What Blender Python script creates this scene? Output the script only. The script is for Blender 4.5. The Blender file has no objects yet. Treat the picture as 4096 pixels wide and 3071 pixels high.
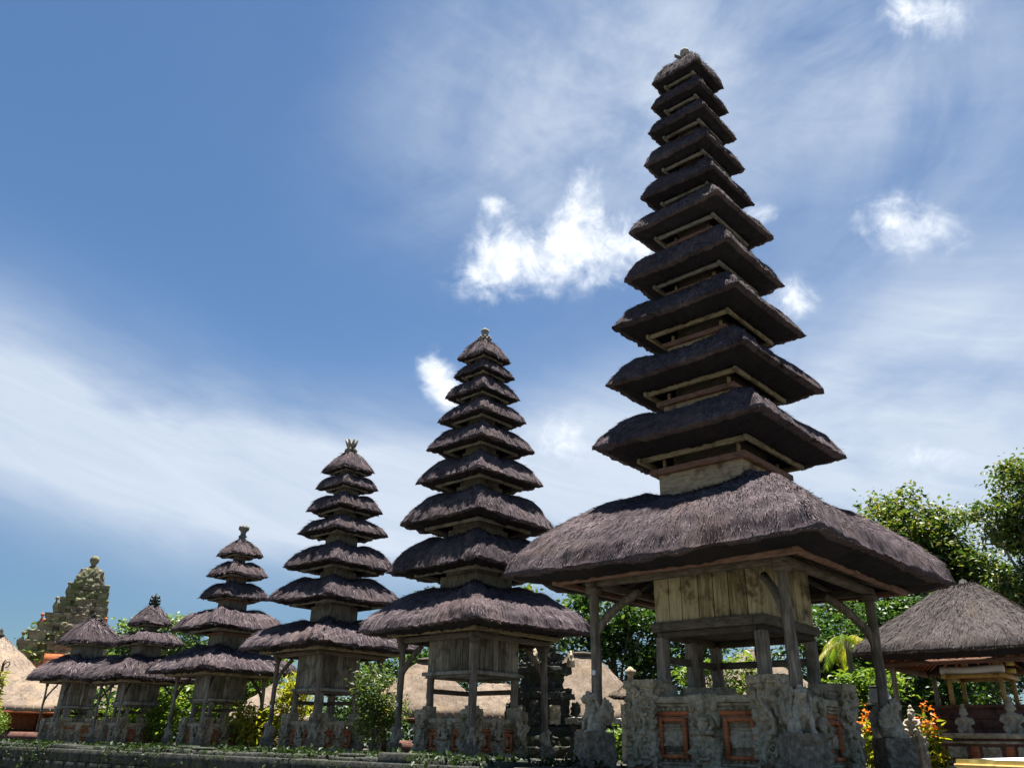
import bpy, math, random
import numpy as np
from mathutils import Matrix, Vector

SC = bpy.context.scene
COL = SC.collection
R = math.radians
rng = np.random.default_rng(7)
random.seed(7)

# ------------------------------------------------------------------ camera
EYE = 0.33
PITCH, ROLL = R(23.703), R(1.1325)
cam_data = bpy.data.cameras.new("camera")
cam_data.sensor_width = 36.0
cam_data.lens = 36.0 * 3282.5 / 4096.0
cam_data.clip_start = 0.1
cam_data.clip_end = 3000.0
cam = bpy.data.objects.new("camera", cam_data)
COL.objects.link(cam)
_r = Vector((1, 0, 0)); _f = Vector((0, math.cos(PITCH), math.sin(PITCH))); _u = Vector((0, -math.sin(PITCH), math.cos(PITCH)))
_x = _r * math.cos(ROLL) + _u * math.sin(ROLL)
_y = -_r * math.sin(ROLL) + _u * math.cos(ROLL)
_z = -_f
cam.matrix_world = Matrix(((_x.x, _y.x, _z.x, 0), (_x.y, _y.y, _z.y, 0), (_x.z, _y.z, _z.z, EYE), (0, 0, 0, 1)))
SC.camera = cam

# ------------------------------------------------------------------ sun, sky, exposure
SUN_VEC = Vector((0.072, 0.124, 1.0)).normalized()
SUN_EL = math.asin(SUN_VEC.z)
SUN_AZ = math.atan2(SUN_VEC.x, SUN_VEC.y)
sun = bpy.data.lights.new("sun", 'SUN')
sun.energy = 5.0
sun.angle = R(0.53)
sun.color = (1.0, 0.95, 0.88)
sun_o = bpy.data.objects.new("sun", sun)
COL.objects.link(sun_o)
sun_o.rotation_euler = SUN_VEC.to_track_quat('Z', 'Y').to_euler()
sun_o.location = (8, 0, 60)

SC.view_settings.view_transform = 'Standard'
SC.view_settings.look = 'None'
SC.view_settings.exposure = 1.8
SC.view_settings.gamma = 1.0
SC.view_settings.use_curve_mapping = False
SC.cycles.max_bounces = 6
SC.cycles.transparent_max_bounces = 8

SKY_STRENGTH = 0.05


class NT:
    """small helper for node trees"""
    def __init__(self, tree):
        self.t = tree; self.n = tree.nodes; self.l = tree.links

    def node(self, kind, **kw):
        nd = self.n.new(kind)
        for k, v in kw.items():
            setattr(nd, k, v)
        return nd

    def put(self, sock, v):
        if isinstance(v, bpy.types.NodeSocket):
            self.l.new(v, sock)
        else:
            sock.default_value = v

    def math(self, op, a, b=None, c=None, clamp=False):
        nd = self.node('ShaderNodeMath', operation=op)
        nd.use_clamp = clamp
        self.put(nd.inputs[0], a)
        if b is not None: self.put(nd.inputs[1], b)
        if c is not None: self.put(nd.inputs[2], c)
        return nd.outputs[0]

    def mix(self, fac, a, b, blend='MIX'):
        nd = self.node('ShaderNodeMix', data_type='RGBA', blend_type=blend)
        self.put(nd.inputs[0], fac)
        self.put(nd.inputs[6], a if not isinstance(a, tuple) else (*a[:3], 1))
        self.put(nd.inputs[7], b if not isinstance(b, tuple) else (*b[:3], 1))
        return nd.outputs[2]

    def ramp(self, fac, stops, interp='LINEAR'):
        nd = self.node('ShaderNodeValToRGB')
        nd.color_ramp.interpolation = interp
        e = nd.color_ramp.elements
        while len(e) < len(stops): e.new(0.5)
        for i, (p, c) in enumerate(stops):
            e[i].position = p
            e[i].color = (*c[:3], 1) if isinstance(c, tuple) else (c, c, c, 1)
        self.put(nd.inputs[0], fac)
        return nd.outputs[0]

    def noise(self, vec, scale, detail=4.0, rough=0.55, dist=0.0):
        nd = self.node('ShaderNodeTexNoise')
        if vec is not None: self.l.new(vec, nd.inputs['Vector'])
        nd.inputs['Scale'].default_value = scale
        nd.inputs['Detail'].default_value = detail
        nd.inputs['Roughness'].default_value = rough
        nd.inputs['Distortion'].default_value = dist
        return nd.outputs['Fac']

    def smooth(self, v, a, b):
        nd = self.node('ShaderNodeMapRange', interpolation_type='SMOOTHSTEP')
        self.put(nd.inputs[0], v)
        nd.inputs[1].default_value = a; nd.inputs[2].default_value = b
        nd.inputs[3].default_value = 0.0; nd.inputs[4].default_value = 1.0
        return nd.outputs[0]

    def comb(self, x, y, z=0.0):
        nd = self.node('ShaderNodeCombineXYZ')
        self.put(nd.inputs[0], x); self.put(nd.inputs[1], y); self.put(nd.inputs[2], z)
        return nd.outputs[0]


def make_world():
    w = bpy.data.worlds.new("World")
    SC.world = w
    w.use_nodes = True
    w.node_tree.nodes.clear()
    t = NT(w.node_tree)
    out = t.node('ShaderNodeOutputWorld')
    bg = t.node('ShaderNodeBackground')
    bg.inputs[1].default_value = SKY_STRENGTH
    t.l.new(bg.outputs[0], out.inputs[0])
    sky = t.node('ShaderNodeTexSky', sky_type='NISHITA')
    sky.sun_disc = False
    sky.sun_elevation = SUN_EL
    sky.sun_rotation = SUN_AZ
    sky.altitude = 200
    sky.air_density = 1.0
    sky.dust_density = 0.25
    sky.ozone_density = 2.2
    # the direction on the sky as azimuth / elevation in degrees
    geo = t.node('ShaderNodeTexCoord')
    sep = t.node('ShaderNodeSeparateXYZ')
    t.l.new(geo.outputs['Generated'], sep.inputs[0])
    az = t.math('MULTIPLY', t.math('ARCTAN2', sep.outputs[0], sep.outputs[1]), 180 / math.pi)
    el = t.math('MULTIPLY', t.math('ARCSINE', sep.outputs[2]), 180 / math.pi)

    def gauss(a0, e0, sa, se, rot=0.0):
        # value 1 in the middle falling to 0; ellipse tilted by rot degrees
        da = t.math('SUBTRACT', az, a0); de = t.math('SUBTRACT', el, e0)
        c, s = math.cos(R(rot)), math.sin(R(rot))
        u = t.math('ADD', t.math('MULTIPLY', da, c / sa), t.math('MULTIPLY', de, s / sa))
        v = t.math('ADD', t.math('MULTIPLY', da, -s / se), t.math('MULTIPLY', de, c / se))
        q = t.math('ADD', t.math('MULTIPLY', u, u), t.math('MULTIPLY', v, v))
        return t.math('POWER', 2.718, t.math('MULTIPLY', q, -1.0))

    def addup(items):
        acc = items[0]
        for i in items[1:]: acc = t.math('ADD', acc, i)
        return acc

    # thin streaked high cloud
    def rotated(rot, sx, sy):
        c, s = math.cos(R(rot)), math.sin(R(rot))
        u = t.math('ADD', t.math('MULTIPLY', az, c * sx), t.math('MULTIPLY', el, s * sx))
        v = t.math('ADD', t.math('MULTIPLY', az, -s * sy), t.math('MULTIPLY', el, c * sy))
        return t.comb(u, v, 0.0)
    n_right = t.noise(rotated(20, 0.05, 0.10), 1.1, 6, 0.58, 0.45)
    n_left = t.noise(rotated(-14, 0.03, 0.10), 1.3, 6, 0.55, 0.5)
    n_big = t.noise(t.comb(t.math('MULTIPLY', az, 0.06), t.math('MULTIPLY', el, 0.09), 3.7), 1.0, 5, 0.55, 0.3)
    right_mask = addup([t.math('MULTIPLY', gauss(13, 44, 19, 9), 1.2),
                        t.math('MULTIPLY', gauss(-1, 39, 10, 7), 0.65),
                        t.math('MULTIPLY', gauss(33, 41, 10, 9), 0.75),
                        t.math('MULTIPLY', gauss(31, 23, 15, 8), 0.85)])
    right = t.math('MULTIPLY', right_mask, t.smooth(t.math('ADD', t.math('MULTIPLY', n_right, 0.75), t.math('MULTIPLY', n_big, 0.45)), 0.26, 0.92))
    left_mask = addup([t.math('MULTIPLY', gauss(-29, 17.8, 17, 5.0, -13), 1.6),
                       t.math('MULTIPLY', gauss(-13, 15.6, 13, 4.2, -6), 1.35),
                       t.math('MULTIPLY', gauss(4, 17.5, 13, 5.6), 1.25),
                       t.math('MULTIPLY', gauss(25, 16, 17, 8), 1.25)])
    left = t.math('MULTIPLY', left_mask, t.smooth(t.math('ADD', t.math('MULTIPLY', n_left, 0.6), t.math('MULTIPLY', n_big, 0.6)), 0.22, 0.80))
    n_fib = t.noise(rotated(-16, 0.07, 0.42), 1.0, 7, 0.62, 0.9)
    fib = t.math('ADD', t.math('MULTIPLY', n_fib, 0.62), 0.60)
    cirrus = t.math('MULTIPLY', t.math('MULTIPLY', t.math('ADD', right, left), 1.0, clamp=True), fib, clamp=True)
    # puffs of cumulus, each at its own place on the sky, with torn edges
    pv = t.comb(t.math('MULTIPLY', az, 0.22), t.math('MULTIPLY', el, 0.26), 1.3)
    n_puff = t.noise(pv, 1.1, 6, 0.58, 0.6)
    n_fine = t.noise(pv, 3.4, 5, 0.60, 0.6)
    puffs = addup([
        gauss(-1.9, 32.2, 3.2, 2.5, 30), gauss(4.2, 33.2, 4.2, 2.5, 22), gauss(9.8, 32.6, 3.2, 2.3),
        t.math('MULTIPLY', gauss(5.2, 37.0, 2.6, 1.3, 60), 0.62), t.math('MULTIPLY', gauss(-1.8, 36.2, 1.6, 0.9), 0.9),
        gauss(-6.4, 24.6, 1.3, 1.1), gauss(-4.6, 22.8, 2.2, 1.5, -45), t.math('MULTIPLY', gauss(4.5, 19.6, 3.0, 2.3), 0.9),
        t.math('MULTIPLY', gauss(29.8, 31.2, 3.4, 1.8, -25), 1.0), t.math('MULTIPLY', gauss(21.3, 28.3, 1.8, 1.3), 0.95),
        t.math('MULTIPLY', gauss(19.6, 34.0, 1.5, 0.9), 0.85), t.math('MULTIPLY', gauss(27.5, 17.2, 5.0, 1.7, -14), 0.62),
        t.math('MULTIPLY', gauss(34.0, 43.2, 3.2, 1.6, -20), 0.9)])
    pd = t.math('ADD', puffs, t.math('ADD', t.math('MULTIPLY', t.math('SUBTRACT', n_puff, 0.5), 2.1), t.math('MULTIPLY', t.math('SUBTRACT', n_fine, 0.5), 0.75)))
    pdens = t.math('MULTIPLY', t.smooth(pd, 0.22, 1.15), t.smooth(puffs, 0.03, 0.40))
    # the sky itself: deeper blue, paler low down
    hs = t.node('ShaderNodeHueSaturation')
    hs.inputs['Saturation'].default_value = 1.0
    hs.inputs['Value'].default_value = 1.0
    t.l.new(sky.outputs[0], hs.inputs['Color'])
    blue = t.mix(1.0, hs.outputs[0], SKY_TINT, 'MULTIPLY')
    low = t.node('ShaderNodeMapRange'); t.put(low.inputs[0], el)
    low.inputs[1].default_value = 2; low.inputs[2].default_value = 24; low.inputs[3].default_value = 0.60; low.inputs[4].default_value = 1.0
    blue = t.mix(1.0, blue, t.comb(low.outputs[0], low.outputs[0], low.outputs[0]), 'MULTIPLY')
    c1 = t.mix(t.math('MULTIPLY', cirrus, 0.95), blue, CIRRUS_COL)
    shade = t.smooth(t.math('ADD', pd, t.math('MULTIPLY', n_fine, 0.5)), 0.7, 1.6)
    puffcol = t.mix(shade, PUFF_DIM, PUFF_COL)
    c2 = t.mix(t.math('MULTIPLY', pdens, 0.96), c1, puffcol)
    zen = t.node('ShaderNodeMapRange'); t.put(zen.inputs[0], el)
    zen.inputs[1].default_value = 50; zen.inputs[2].default_value = 80; zen.inputs[3].default_value = 1.0; zen.inputs[4].default_value = 0.6
    c2 = t.mix(1.0, c2, t.comb(zen.outputs[0], zen.outputs[0], zen.outputs[0]), 'MULTIPLY')
    t.l.new(c2, bg.inputs[0])


SKY_TINT = (0.525, 0.655, 0.735)
CIRRUS_COL = (4.2, 4.7, 5.4)
PUFF_COL = (6.4, 6.65, 7.0)
PUFF_DIM = (4.4, 4.9, 5.7)
make_world()


# ------------------------------------------------------------------ mesh helpers
def vnoise(p, seed=0):
    """value noise on points (n,3) -> about -1..1"""
    p = np.asarray(p, float)
    i = np.floor(p).astype(np.int64); f = p - i
    f = f * f * (3 - 2 * f)

    def h(ix, iy, iz):
        n = (ix * 374761393 + iy * 668265263 + iz * 2147483647 + seed * 974634777) & 0xFFFFFFFF
        n = ((n ^ (n >> 13)) * 1274126177) & 0xFFFFFFFF
        n = n ^ (n >> 16)
        return (n & 0xFFFF) / 32767.5 - 1.0
    x, y, z = i[..., 0], i[..., 1], i[..., 2]
    r = 0
    for dx in (0, 1):
        wx = f[..., 0] if dx else 1 - f[..., 0]
        for dy in (0, 1):
            wy = f[..., 1] if dy else 1 - f[..., 1]
            for dz in (0, 1):
                wz = f[..., 2] if dz else 1 - f[..., 2]
                r = r + wx * wy * wz * h(x + dx, y + dy, z + dz)
    return r


def fbm(p, oct=3, seed=0):
    r = 0; a = 1.0
    for k in range(oct):
        r = r + a * vnoise(np.asarray(p) * (2 ** k), seed + k); a *= 0.5
    return r


def worley(p, seed=0):
    """distance to the nearest cell point, about 0..1"""
    p = np.asarray(p, float)
    i = np.floor(p).astype(np.int64)
    best = np.full(p.shape[:-1], 9.0)
    for dx in (-1, 0, 1):
        for dy in (-1, 0, 1):
            for dz in (-1, 0, 1):
                c = i + np.array([dx, dy, dz])
                o = np.stack([vnoise(c + 0.0, seed + 11), vnoise(c + 0.0, seed + 23), vnoise(c + 0.0, seed + 37)], -1) * 0.45 + 0.5
                d = np.linalg.norm(c + o - p, axis=-1)
                best = np.minimum(best, d)
    return best


class MB:
    """collects geometry; build() links it as one mesh object"""
    def __init__(self):
        self.v = []; self.f = []; self.n = 0

    def add(self, verts, faces):
        verts = np.asarray(verts, float).reshape(-1, 3)
        self.v.append(verts)
        if isinstance(faces, np.ndarray):
            if len(faces): self.f.append(faces + self.n)
        else:
            by = {}
            for q in faces: by.setdefault(len(q), []).append(q)
            for k, q in by.items(): self.f.append(np.array(q, np.int64) + self.n)
        self.n += len(verts)
        return self

    def box(self, c, s, rz=0.0, taper=1.0, M=None):
        x, y, z = s[0] / 2, s[1] / 2, s[2] / 2
        v = np.array([(-x, -y, -z), (x, -y, -z), (x, y, -z), (-x, y, -z),
                      (-x * taper, -y * taper, z), (x * taper, -y * taper, z), (x * taper, y * taper, z), (-x * taper, y * taper, z)])
        if M is not None: v = v @ np.array(M).T
        if rz:
            cc, ss = math.cos(rz), math.sin(rz)
            v = v @ np.array([[cc, ss, 0], [-ss, cc, 0], [0, 0, 1]])
        return self.add(v + np.array(c), [(0, 3, 2, 1), (4, 5, 6, 7), (0, 1, 5, 4), (1, 2, 6, 5), (2, 3, 7, 6), (3, 0, 4, 7)])

    def beam(self, a, b, w, h):
        """a square bar from a to b"""
        a, b = np.array(a, float), np.array(b, float)
        d = b - a; L = np.linalg.norm(d); d /= L
        up = np.array([0, 0, 1.0]) if abs(d[2]) < 0.95 else np.array([1.0, 0, 0])
        s = np.cross(d, up); s /= np.linalg.norm(s); t = np.cross(s, d)
        return self.box((a + b) / 2, (L, w, h), M=np.stack([d, s, t], 1))

    def tube(self, pts, rad, n=8, cap=True, jitter=0.0, square=False):
        pts = np.asarray(pts, float); m = len(pts)
        rad = np.broadcast_to(np.asarray(rad, float), (m,))
        tang = np.gradient(pts, axis=0)
        tang /= np.linalg.norm(tang, axis=1)[:, None] + 1e-9
        ref = np.array([0.31, 0.95, 0.05]) if abs(tang[0][1]) < 0.8 else np.array([1.0, 0, 0.1])
        if square: ref = np.array([0.0, 1.0, 0.0])
        rings = []
        for i in range(m):
            s = np.cross(tang[i], ref); s /= np.linalg.norm(s); t = np.cross(s, tang[i])
            a = np.arange(n) / n * 2 * np.pi + (np.pi / 4 if square else 0)
            r = rad[i] * (1 + jitter * rng.uniform(-1, 1, n))
            rings.append(pts[i] + np.outer(np.cos(a) * r, s) + np.outer(np.sin(a) * r, t))
        v = np.concatenate(rings)
        f = []
        for i in range(m - 1):
            for j in range(n):
                k = (j + 1) % n
                f.append((i * n + j, i * n + k, (i + 1) * n + k, (i + 1) * n + j))
        if cap:
            f.append(tuple(range(n - 1, -1, -1))); f.append(tuple((m - 1) * n + j for j in range(n)))
        return self.add(v, f)

    def lathe(self, prof, c=(0, 0, 0), n=16, cap=True):
        prof = np.asarray(prof, float); m = len(prof)
        a = np.arange(n) / n * 2 * np.pi
        v = np.stack([np.outer(prof[:, 0], np.cos(a)), np.outer(prof[:, 0], np.sin(a)), np.repeat(prof[:, 1:2], n, 1)], -1).reshape(-1, 3)
        f = [(i * n + j, i * n + (j + 1) % n, (i + 1) * n + (j + 1) % n, (i + 1) * n + j) for i in range(m - 1) for j in range(n)]
        if cap:
            f.append(tuple(range(n - 1, -1, -1))); f.append(tuple((m - 1) * n + j for j in range(n)))
        return self.add(v + np.array(c), f)

    def ell(self, c, r, n=10, M=None):
        r = np.broadcast_to(np.asarray(r, float), (3,))
        th = np.linspace(0, np.pi, n // 2 + 2)[1:-1]; ph = np.arange(n) / n * 2 * np.pi
        ring = np.stack([np.outer(np.sin(th), np.cos(ph)), np.outer(np.sin(th), np.sin(ph)), np.outer(np.cos(th), np.ones(n))], -1).reshape(-1, 3)
        v = np.concatenate([ring, [[0, 0, 1], [0, 0, -1]]]) * r
        if M is not None: v = v @ np.array(M).T
        m = len(th); f = []
        for i in range(m - 1):
            for j in range(n):
                k = (j + 1) % n
                f.append((i * n + j, (i + 1) * n + j, (i + 1) * n + k, i * n + k))
        for j in range(n):
            k = (j + 1) % n
            f.append((m * n, j, k)); f.append((m * n + 1, (m - 1) * n + k, (m - 1) * n + j))
        return self.add(v + np.array(c), f)

    def grid(self, P, wrap=False):
        """P (a,b,3) grid of points"""
        a, b = P.shape[:2]
        idx = np.arange(a * b).reshape(a, b)
        if wrap: idx = np.concatenate([idx, idx[:, :1]], 1)
        q = np.stack([idx[:-1, :-1], idx[:-1, 1:], idx[1:, 1:], idx[1:, :-1]], -1).reshape(-1, 4)
        return self.add(P.reshape(-1, 3), q)

    def carved(self, c, s, res=0.03, cell=0.1, amp=0.03, seed=0, taper=1.0):
        """a block whose faces are worked all over into knobs and scrolls"""
        c = np.array(c, float); h = np.array(s, float) / 2
        for ax in range(3):
            o1, o2 = [k for k in range(3) if k != ax]
            n1 = max(2, int(2 * h[o1] / res)); n2 = max(2, int(2 * h[o2] / res))
            A, B = np.meshgrid(np.linspace(-1, 1, n1 + 1), np.linspace(-1, 1, n2 + 1), indexing='ij')
            for sg in (-1, 1):
                P = np.zeros(A.shape + (3,)); P[..., o1] = A * h[o1]; P[..., o2] = B * h[o2]; P[..., ax] = sg * h[ax]
                P[..., :2] *= (1 + (taper - 1) * (P[..., 2:3] / h[2] + 1) / 2)
                Q = (P / h)
                d = np.sign(Q) * np.abs(Q) ** 6; d /= np.linalg.norm(d, axis=-1, keepdims=True) + 1e-9
                W = P + c + seed * 3.1
                wq = W / cell + .55 * np.stack([vnoise(W / cell * .8, seed + 71), vnoise(W / cell * .8, seed + 72), vnoise(W / cell * .8, seed + 73)], -1)
                disp = (0.58 - worley(wq, seed)) * 1.9 + 0.6 * vnoise(W / cell * 2.3, seed) + 0.5 * vnoise(W / cell * 0.35, seed + 5)
                P = P + d * (disp * amp)[..., None] + c
                flip = (sg > 0) ^ (ax == 1)
                self.grid(P if flip else P[::-1])
        return self

    def build(self, name, mat, parent=None, smooth=False, bevel=0.0, loc=None, second=()):
        me = bpy.data.meshes.new(name)
        V = np.concatenate(self.v) if self.v else np.zeros((0, 3))
        me.vertices.add(len(V)); me.vertices.foreach_set('co', V.astype(np.float32).ravel())
        loops = np.concatenate([q.ravel() for q in self.f]); cnt = np.concatenate([np.full(len(q), q.shape[1]) for q in self.f])
        st = np.concatenate([[0], np.cumsum(cnt)[:-1]])
        me.loops.add(len(loops)); me.loops.foreach_set('vertex_index', loops.astype(np.int32))
        me.polygons.add(len(cnt)); me.polygons.foreach_set('loop_start', st.astype(np.int32))
        if smooth: me.polygons.foreach_set('use_smooth', np.ones(len(cnt), bool))
        me.update(calc_edges=True)
        if isinstance(mat, (list, tuple)):
            for q in mat: me.materials.append(q)
            idx = np.zeros(len(cnt), np.int32)
            for a, b in second: idx[a:b] = 1
            me.polygons.foreach_set('material_index', idx)
        elif mat is not None: me.materials.append(mat)
        o = bpy.data.objects.new(name, me)
        COL.objects.link(o)
        if parent is not None: o.parent = parent
        if loc is not None: o.location = loc
        if bevel:
            b = o.modifiers.new('bevel', 'BEVEL'); b.width = bevel; b.segments = 1; b.limit_method = 'ANGLE'
        return o


def thing(name, label, cat, loc=(0, 0, 0), rz=0.0, group=None):
    o = bpy.data.objects.new(name, None)
    o.empty_display_size = 0.2
    COL.objects.link(o)
    o.location = loc; o.rotation_euler = (0, 0, rz)
    return tag(o, label, cat, group)


def tag(o, label, cat, group=None):
    o['label'] = label; o['category'] = cat
    if group: o['group'] = group
    return o


def copy_tree(o, parent=None):
    c = o.copy(); COL.objects.link(c)
    if parent is not None: c.parent = parent
    for ch in list(o.children): copy_tree(ch, c)
    return c


# ------------------------------------------------------------------ materials
def material(name):
    m = bpy.data.materials.new(name); m.use_nodes = True
    m.node_tree.nodes.clear()
    t = NT(m.node_tree)
    out = t.node('ShaderNodeOutputMaterial')
    p = t.node('ShaderNodeBsdfPrincipled')
    t.l.new(p.outputs[0], out.inputs[0])
    p.inputs['Specular IOR Level'].default_value = 0.2
    p.inputs['Roughness'].default_value = 0.9
    tc = t.node('ShaderNodeTexCoord')
    return m, t, p, tc.outputs['Object'], out


def bump(t, p, h, strength=0.5, dist=0.02):
    b = t.node('ShaderNodeBump'); b.inputs['Strength'].default_value = strength; b.inputs['Distance'].default_value = dist
    t.l.new(h, b.inputs['Height']); t.l.new(b.outputs[0], p.inputs['Normal'])


def island(t):
    return t.node('ShaderNodeNewGeometry').outputs['Random Per Island']


def mat_thatch(name, dark, mid, light, scale=6.0):
    m, t, p, co, _ = material(name)
    n1 = t.noise(co, scale, 5, 0.65)
    n2 = t.noise(co, scale * 7, 3, 0.7)
    n3 = t.noise(co, 0.9, 3, 0.5)
    f = t.math('ADD', t.math('MULTIPLY', n1, 0.5), t.math('MULTIPLY', n2, 0.5))
    f = t.math('ADD', f, t.math('MULTIPLY', t.math('SUBTRACT', island(t), 0.5), 0.46))
    f = t.math('ADD', f, t.math('MULTIPLY', t.math('SUBTRACT', n3, 0.5), 0.35))
    c = t.ramp(f, [(0.22, dark), (0.5, mid), (0.78, light)])
    n5 = t.noise(co, 0.75, 5, 0.62, 0.8)
    c = t.mix(t.math('MULTIPLY', t.smooth(n5, 0.50, 0.66), 0.55), c, t.mix(0.5, mid, (mid[0] * 1.5, mid[1] * 1.35, mid[2] * .95)))
    oi = t.node('ShaderNodeObjectInfo').outputs['Random']
    v = t.math('ADD', t.math('MULTIPLY', oi, 0.34), 0.83)
    c = t.mix(1.0, c, t.comb(v, v, v), 'MULTIPLY')
    t.l.new(c, p.inputs['Base Color'])
    p.inputs['Roughness'].default_value = 1.0
    p.inputs['Specular IOR Level'].default_value = 0.08
    bump(t, p, t.math('ADD', n1, n2), 0.3, 0.02)
    return m


def mat_wood(name, dark, mid, light, vertical=True, scale=1.0, stain=(0.04, 0.04, 0.025), stain_amt=0.5):
    m, t, p, co, _ = material(name)
    mp = t.node('ShaderNodeMapping')
    mp.inputs['Scale'].default_value = (22 * scale, 22 * scale, 2.2 * scale) if vertical else (5 * scale, 5 * scale, 30 * scale)
    t.l.new(co, mp.inputs[0])
    n1 = t.noise(mp.outputs[0], 1.0, 5, 0.65, 0.4)
    n2 = t.noise(co, 2.6, 5, 0.62)
    isl = island(t)
    f = t.math('ADD', n1, t.math('MULTIPLY', t.math('SUBTRACT', isl, 0.5), 0.35))
    c = t.ramp(f, [(0.28, dark), (0.52, mid), (0.75, light)])
    c = t.mix(t.math('MULTIPLY', t.smooth(n2, 0.48, 0.68), stain_amt), c, stain)
    t.l.new(c, p.inputs['Base Color'])
    p.inputs['Roughness'].default_value = 0.85
    bump(t, p, n1, 0.5, 0.01)
    return m


def mat_stone(name, dark, mid, light, moss=(0.05, 0.07, 0.03), moss_amt=0.5, scale=7.0, cracks=0.14):
    m, t, p, co, _ = material(name)
    n1 = t.noise(co, scale, 6, 0.65)
    n2 = t.noise(co, scale * 0.22, 4, 0.6, 0.6)
    v = t.node('ShaderNodeTexVoronoi'); v.feature = 'DISTANCE_TO_EDGE'
    v.inputs['Scale'].default_value = scale * 2.4
    dn = t.node('ShaderNodeTexNoise'); dn.inputs['Scale'].default_value = scale; t.l.new(co, dn.inputs['Vector'])
    mixv = t.node('ShaderNodeMix', data_type='VECTOR'); mixv.inputs[0].default_value = 0.08
    t.l.new(co, mixv.inputs[4]); t.l.new(dn.outputs['Color'], mixv.inputs[5])
    t.l.new(mixv.outputs[1], v.inputs['Vector'])
    c = t.ramp(n1, [(0.3, dark), (0.5, mid), (0.7, light)])
    c = t.mix(t.math('MULTIPLY', t.smooth(n2, 0.48, 0.66), moss_amt), c, moss)
    # pale lichen spots
    n4 = t.noise(co, scale * 2.7, 3, 0.5)
    c = t.mix(t.math('MULTIPLY', t.smooth(n4, 0.62, 0.72), 0.4), c, tuple(min(1, x * 1.5) for x in light))
    t.l.new(c, p.inputs['Base Color'])
    h = t.math('ADD', t.math('ADD', n1, t.math('MULTIPLY', n4, 0.5)), t.math('MULTIPLY', t.smooth(v.outputs['Distance'], 0.0, 0.10), cracks))
    bump(t, p, h, 0.9, 0.03)
    return m


def mat_brick(name, c1, c2, mortar, scale=1.0, bw=0.24, bh=0.06):
    m, t, p, co, _ = material(name)
    # bricks run round the walls: use x+y for the length, z for the courses
    s = t.node('ShaderNodeSeparateXYZ'); t.l.new(co, s.inputs[0])
    u = t.math('ADD', s.outputs[0], s.outputs[1])
    vec = t.comb(u, s.outputs[2], 0.0)
    b = t.node('ShaderNodeTexBrick')
    b.inputs['Scale'].default_value = scale
    b.inputs['Brick Width'].default_value = bw; b.inputs['Row Height'].default_value = bh
    b.inputs['Mortar Size'].default_value = 0.006
    b.inputs['Color1'].default_value = (*c1, 1); b.inputs['Color2'].default_value = (*c2, 1); b.inputs['Mortar'].default_value = (*mortar, 1)
    t.l.new(vec, b.inputs['Vector'])
    n = t.noise(co, 5, 5, 0.65)
    c = t.mix(t.math('MULTIPLY', t.smooth(n, 0.45, 0.7), 0.7), b.outputs['Color'], tuple(x * 0.35 for x in mortar))
    t.l.new(c, p.inputs['Base Color'])
    bump(t, p, t.math('ADD', n, t.math('MULTIPLY', b.outputs['Fac'], -0.4)), 0.6, 0.015)
    return m


def mat_leaf(name, stops, trans=0.35, gloss=0.35):
    m, t, p, co, out = material(name)
    isl = island(t)
    n = t.noise(co, 0.55, 4, 0.6)
    f = t.math('ADD', t.math('MULTIPLY', isl, 0.55), t.math('MULTIPLY', n, 0.55))
    c = t.ramp(f, stops)
    t.l.new(c, p.inputs['Base Color'])
    p.inputs['Roughness'].default_value = 0.45
    p.inputs['Specular IOR Level'].default_value = gloss
    tr = t.node('ShaderNodeBsdfTranslucent')
    t.l.new(t.mix(1.0, c, (1.25, 1.3, 0.55), 'MULTIPLY'), tr.inputs[0])
    mx = t.node('ShaderNodeMixShader'); mx.inputs[0].default_value = trans
    t.l.new(p.outputs[0], mx.inputs[1]); t.l.new(tr.outputs[0], mx.inputs[2]); t.l.new(mx.outputs[0], out.inputs[0])
    return m


def mat_plain(name, col, var=0.25, rough=0.85, scale=8.0):
    m, t, p, co, _ = material(name)
    n = t.noise(co, scale, 5, 0.65)
    c = t.ramp(n, [(0.3, tuple(x * (1 - var) for x in col)), (0.7, tuple(min(1, x * (1 + var)) for x in col))])
    t.l.new(c, p.inputs['Base Color'])
    p.inputs['Roughness'].default_value = rough
    bump(t, p, n, 0.3, 0.01)
    return m


M_BLACK = mat_thatch('black_palm_fibre', (0.018, 0.014, 0.018), (0.078, 0.061, 0.067), (0.26, 0.218, 0.215))
M_EAVE_SHADE = mat_thatch('eave_shaded_black_fibre', (0.012, 0.011, 0.013), (0.026, 0.023, 0.027), (0.055, 0.048, 0.052))  # unbleached fibre, its near-black colour also carries the shade under the eaves
M_GREY = mat_thatch('grey_thatch', (0.025, 0.021, 0.021), (0.062, 0.053, 0.051), (0.13, 0.112, 0.105))
M_TAN = mat_thatch('tan_thatch', (0.075, 0.056, 0.041), (0.225, 0.178, 0.138), (0.385, 0.32, 0.258), 5.0)
M_PLANK = mat_wood('weathered_planks', (0.17, 0.135, 0.075), (0.38, 0.32, 0.195), (0.52, 0.455, 0.30), True, 1.0, (0.07, 0.054, 0.032), 0.9)
M_PLANK_GREY = mat_wood('grey_planks', (0.08, 0.07, 0.056), (0.185, 0.17, 0.142), (0.34, 0.32, 0.275), True, 1.0, (0.04, 0.036, 0.027), 0.7)
M_WOOD = mat_wood('old_dark_timber', (0.035, 0.027, 0.020), (0.08, 0.064, 0.049), (0.15, 0.125, 0.10), False)
M_POST = mat_wood('bleached_posts', (0.06, 0.046, 0.035), (0.15, 0.122, 0.095), (0.31, 0.27, 0.22), True)
M_NECK = mat_wood('neck_boards', (0.13, 0.09, 0.055), (0.30, 0.225, 0.145), (0.44, 0.35, 0.24), False, 1.0, (0.085, 0.042, 0.025), 0.75)
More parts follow.
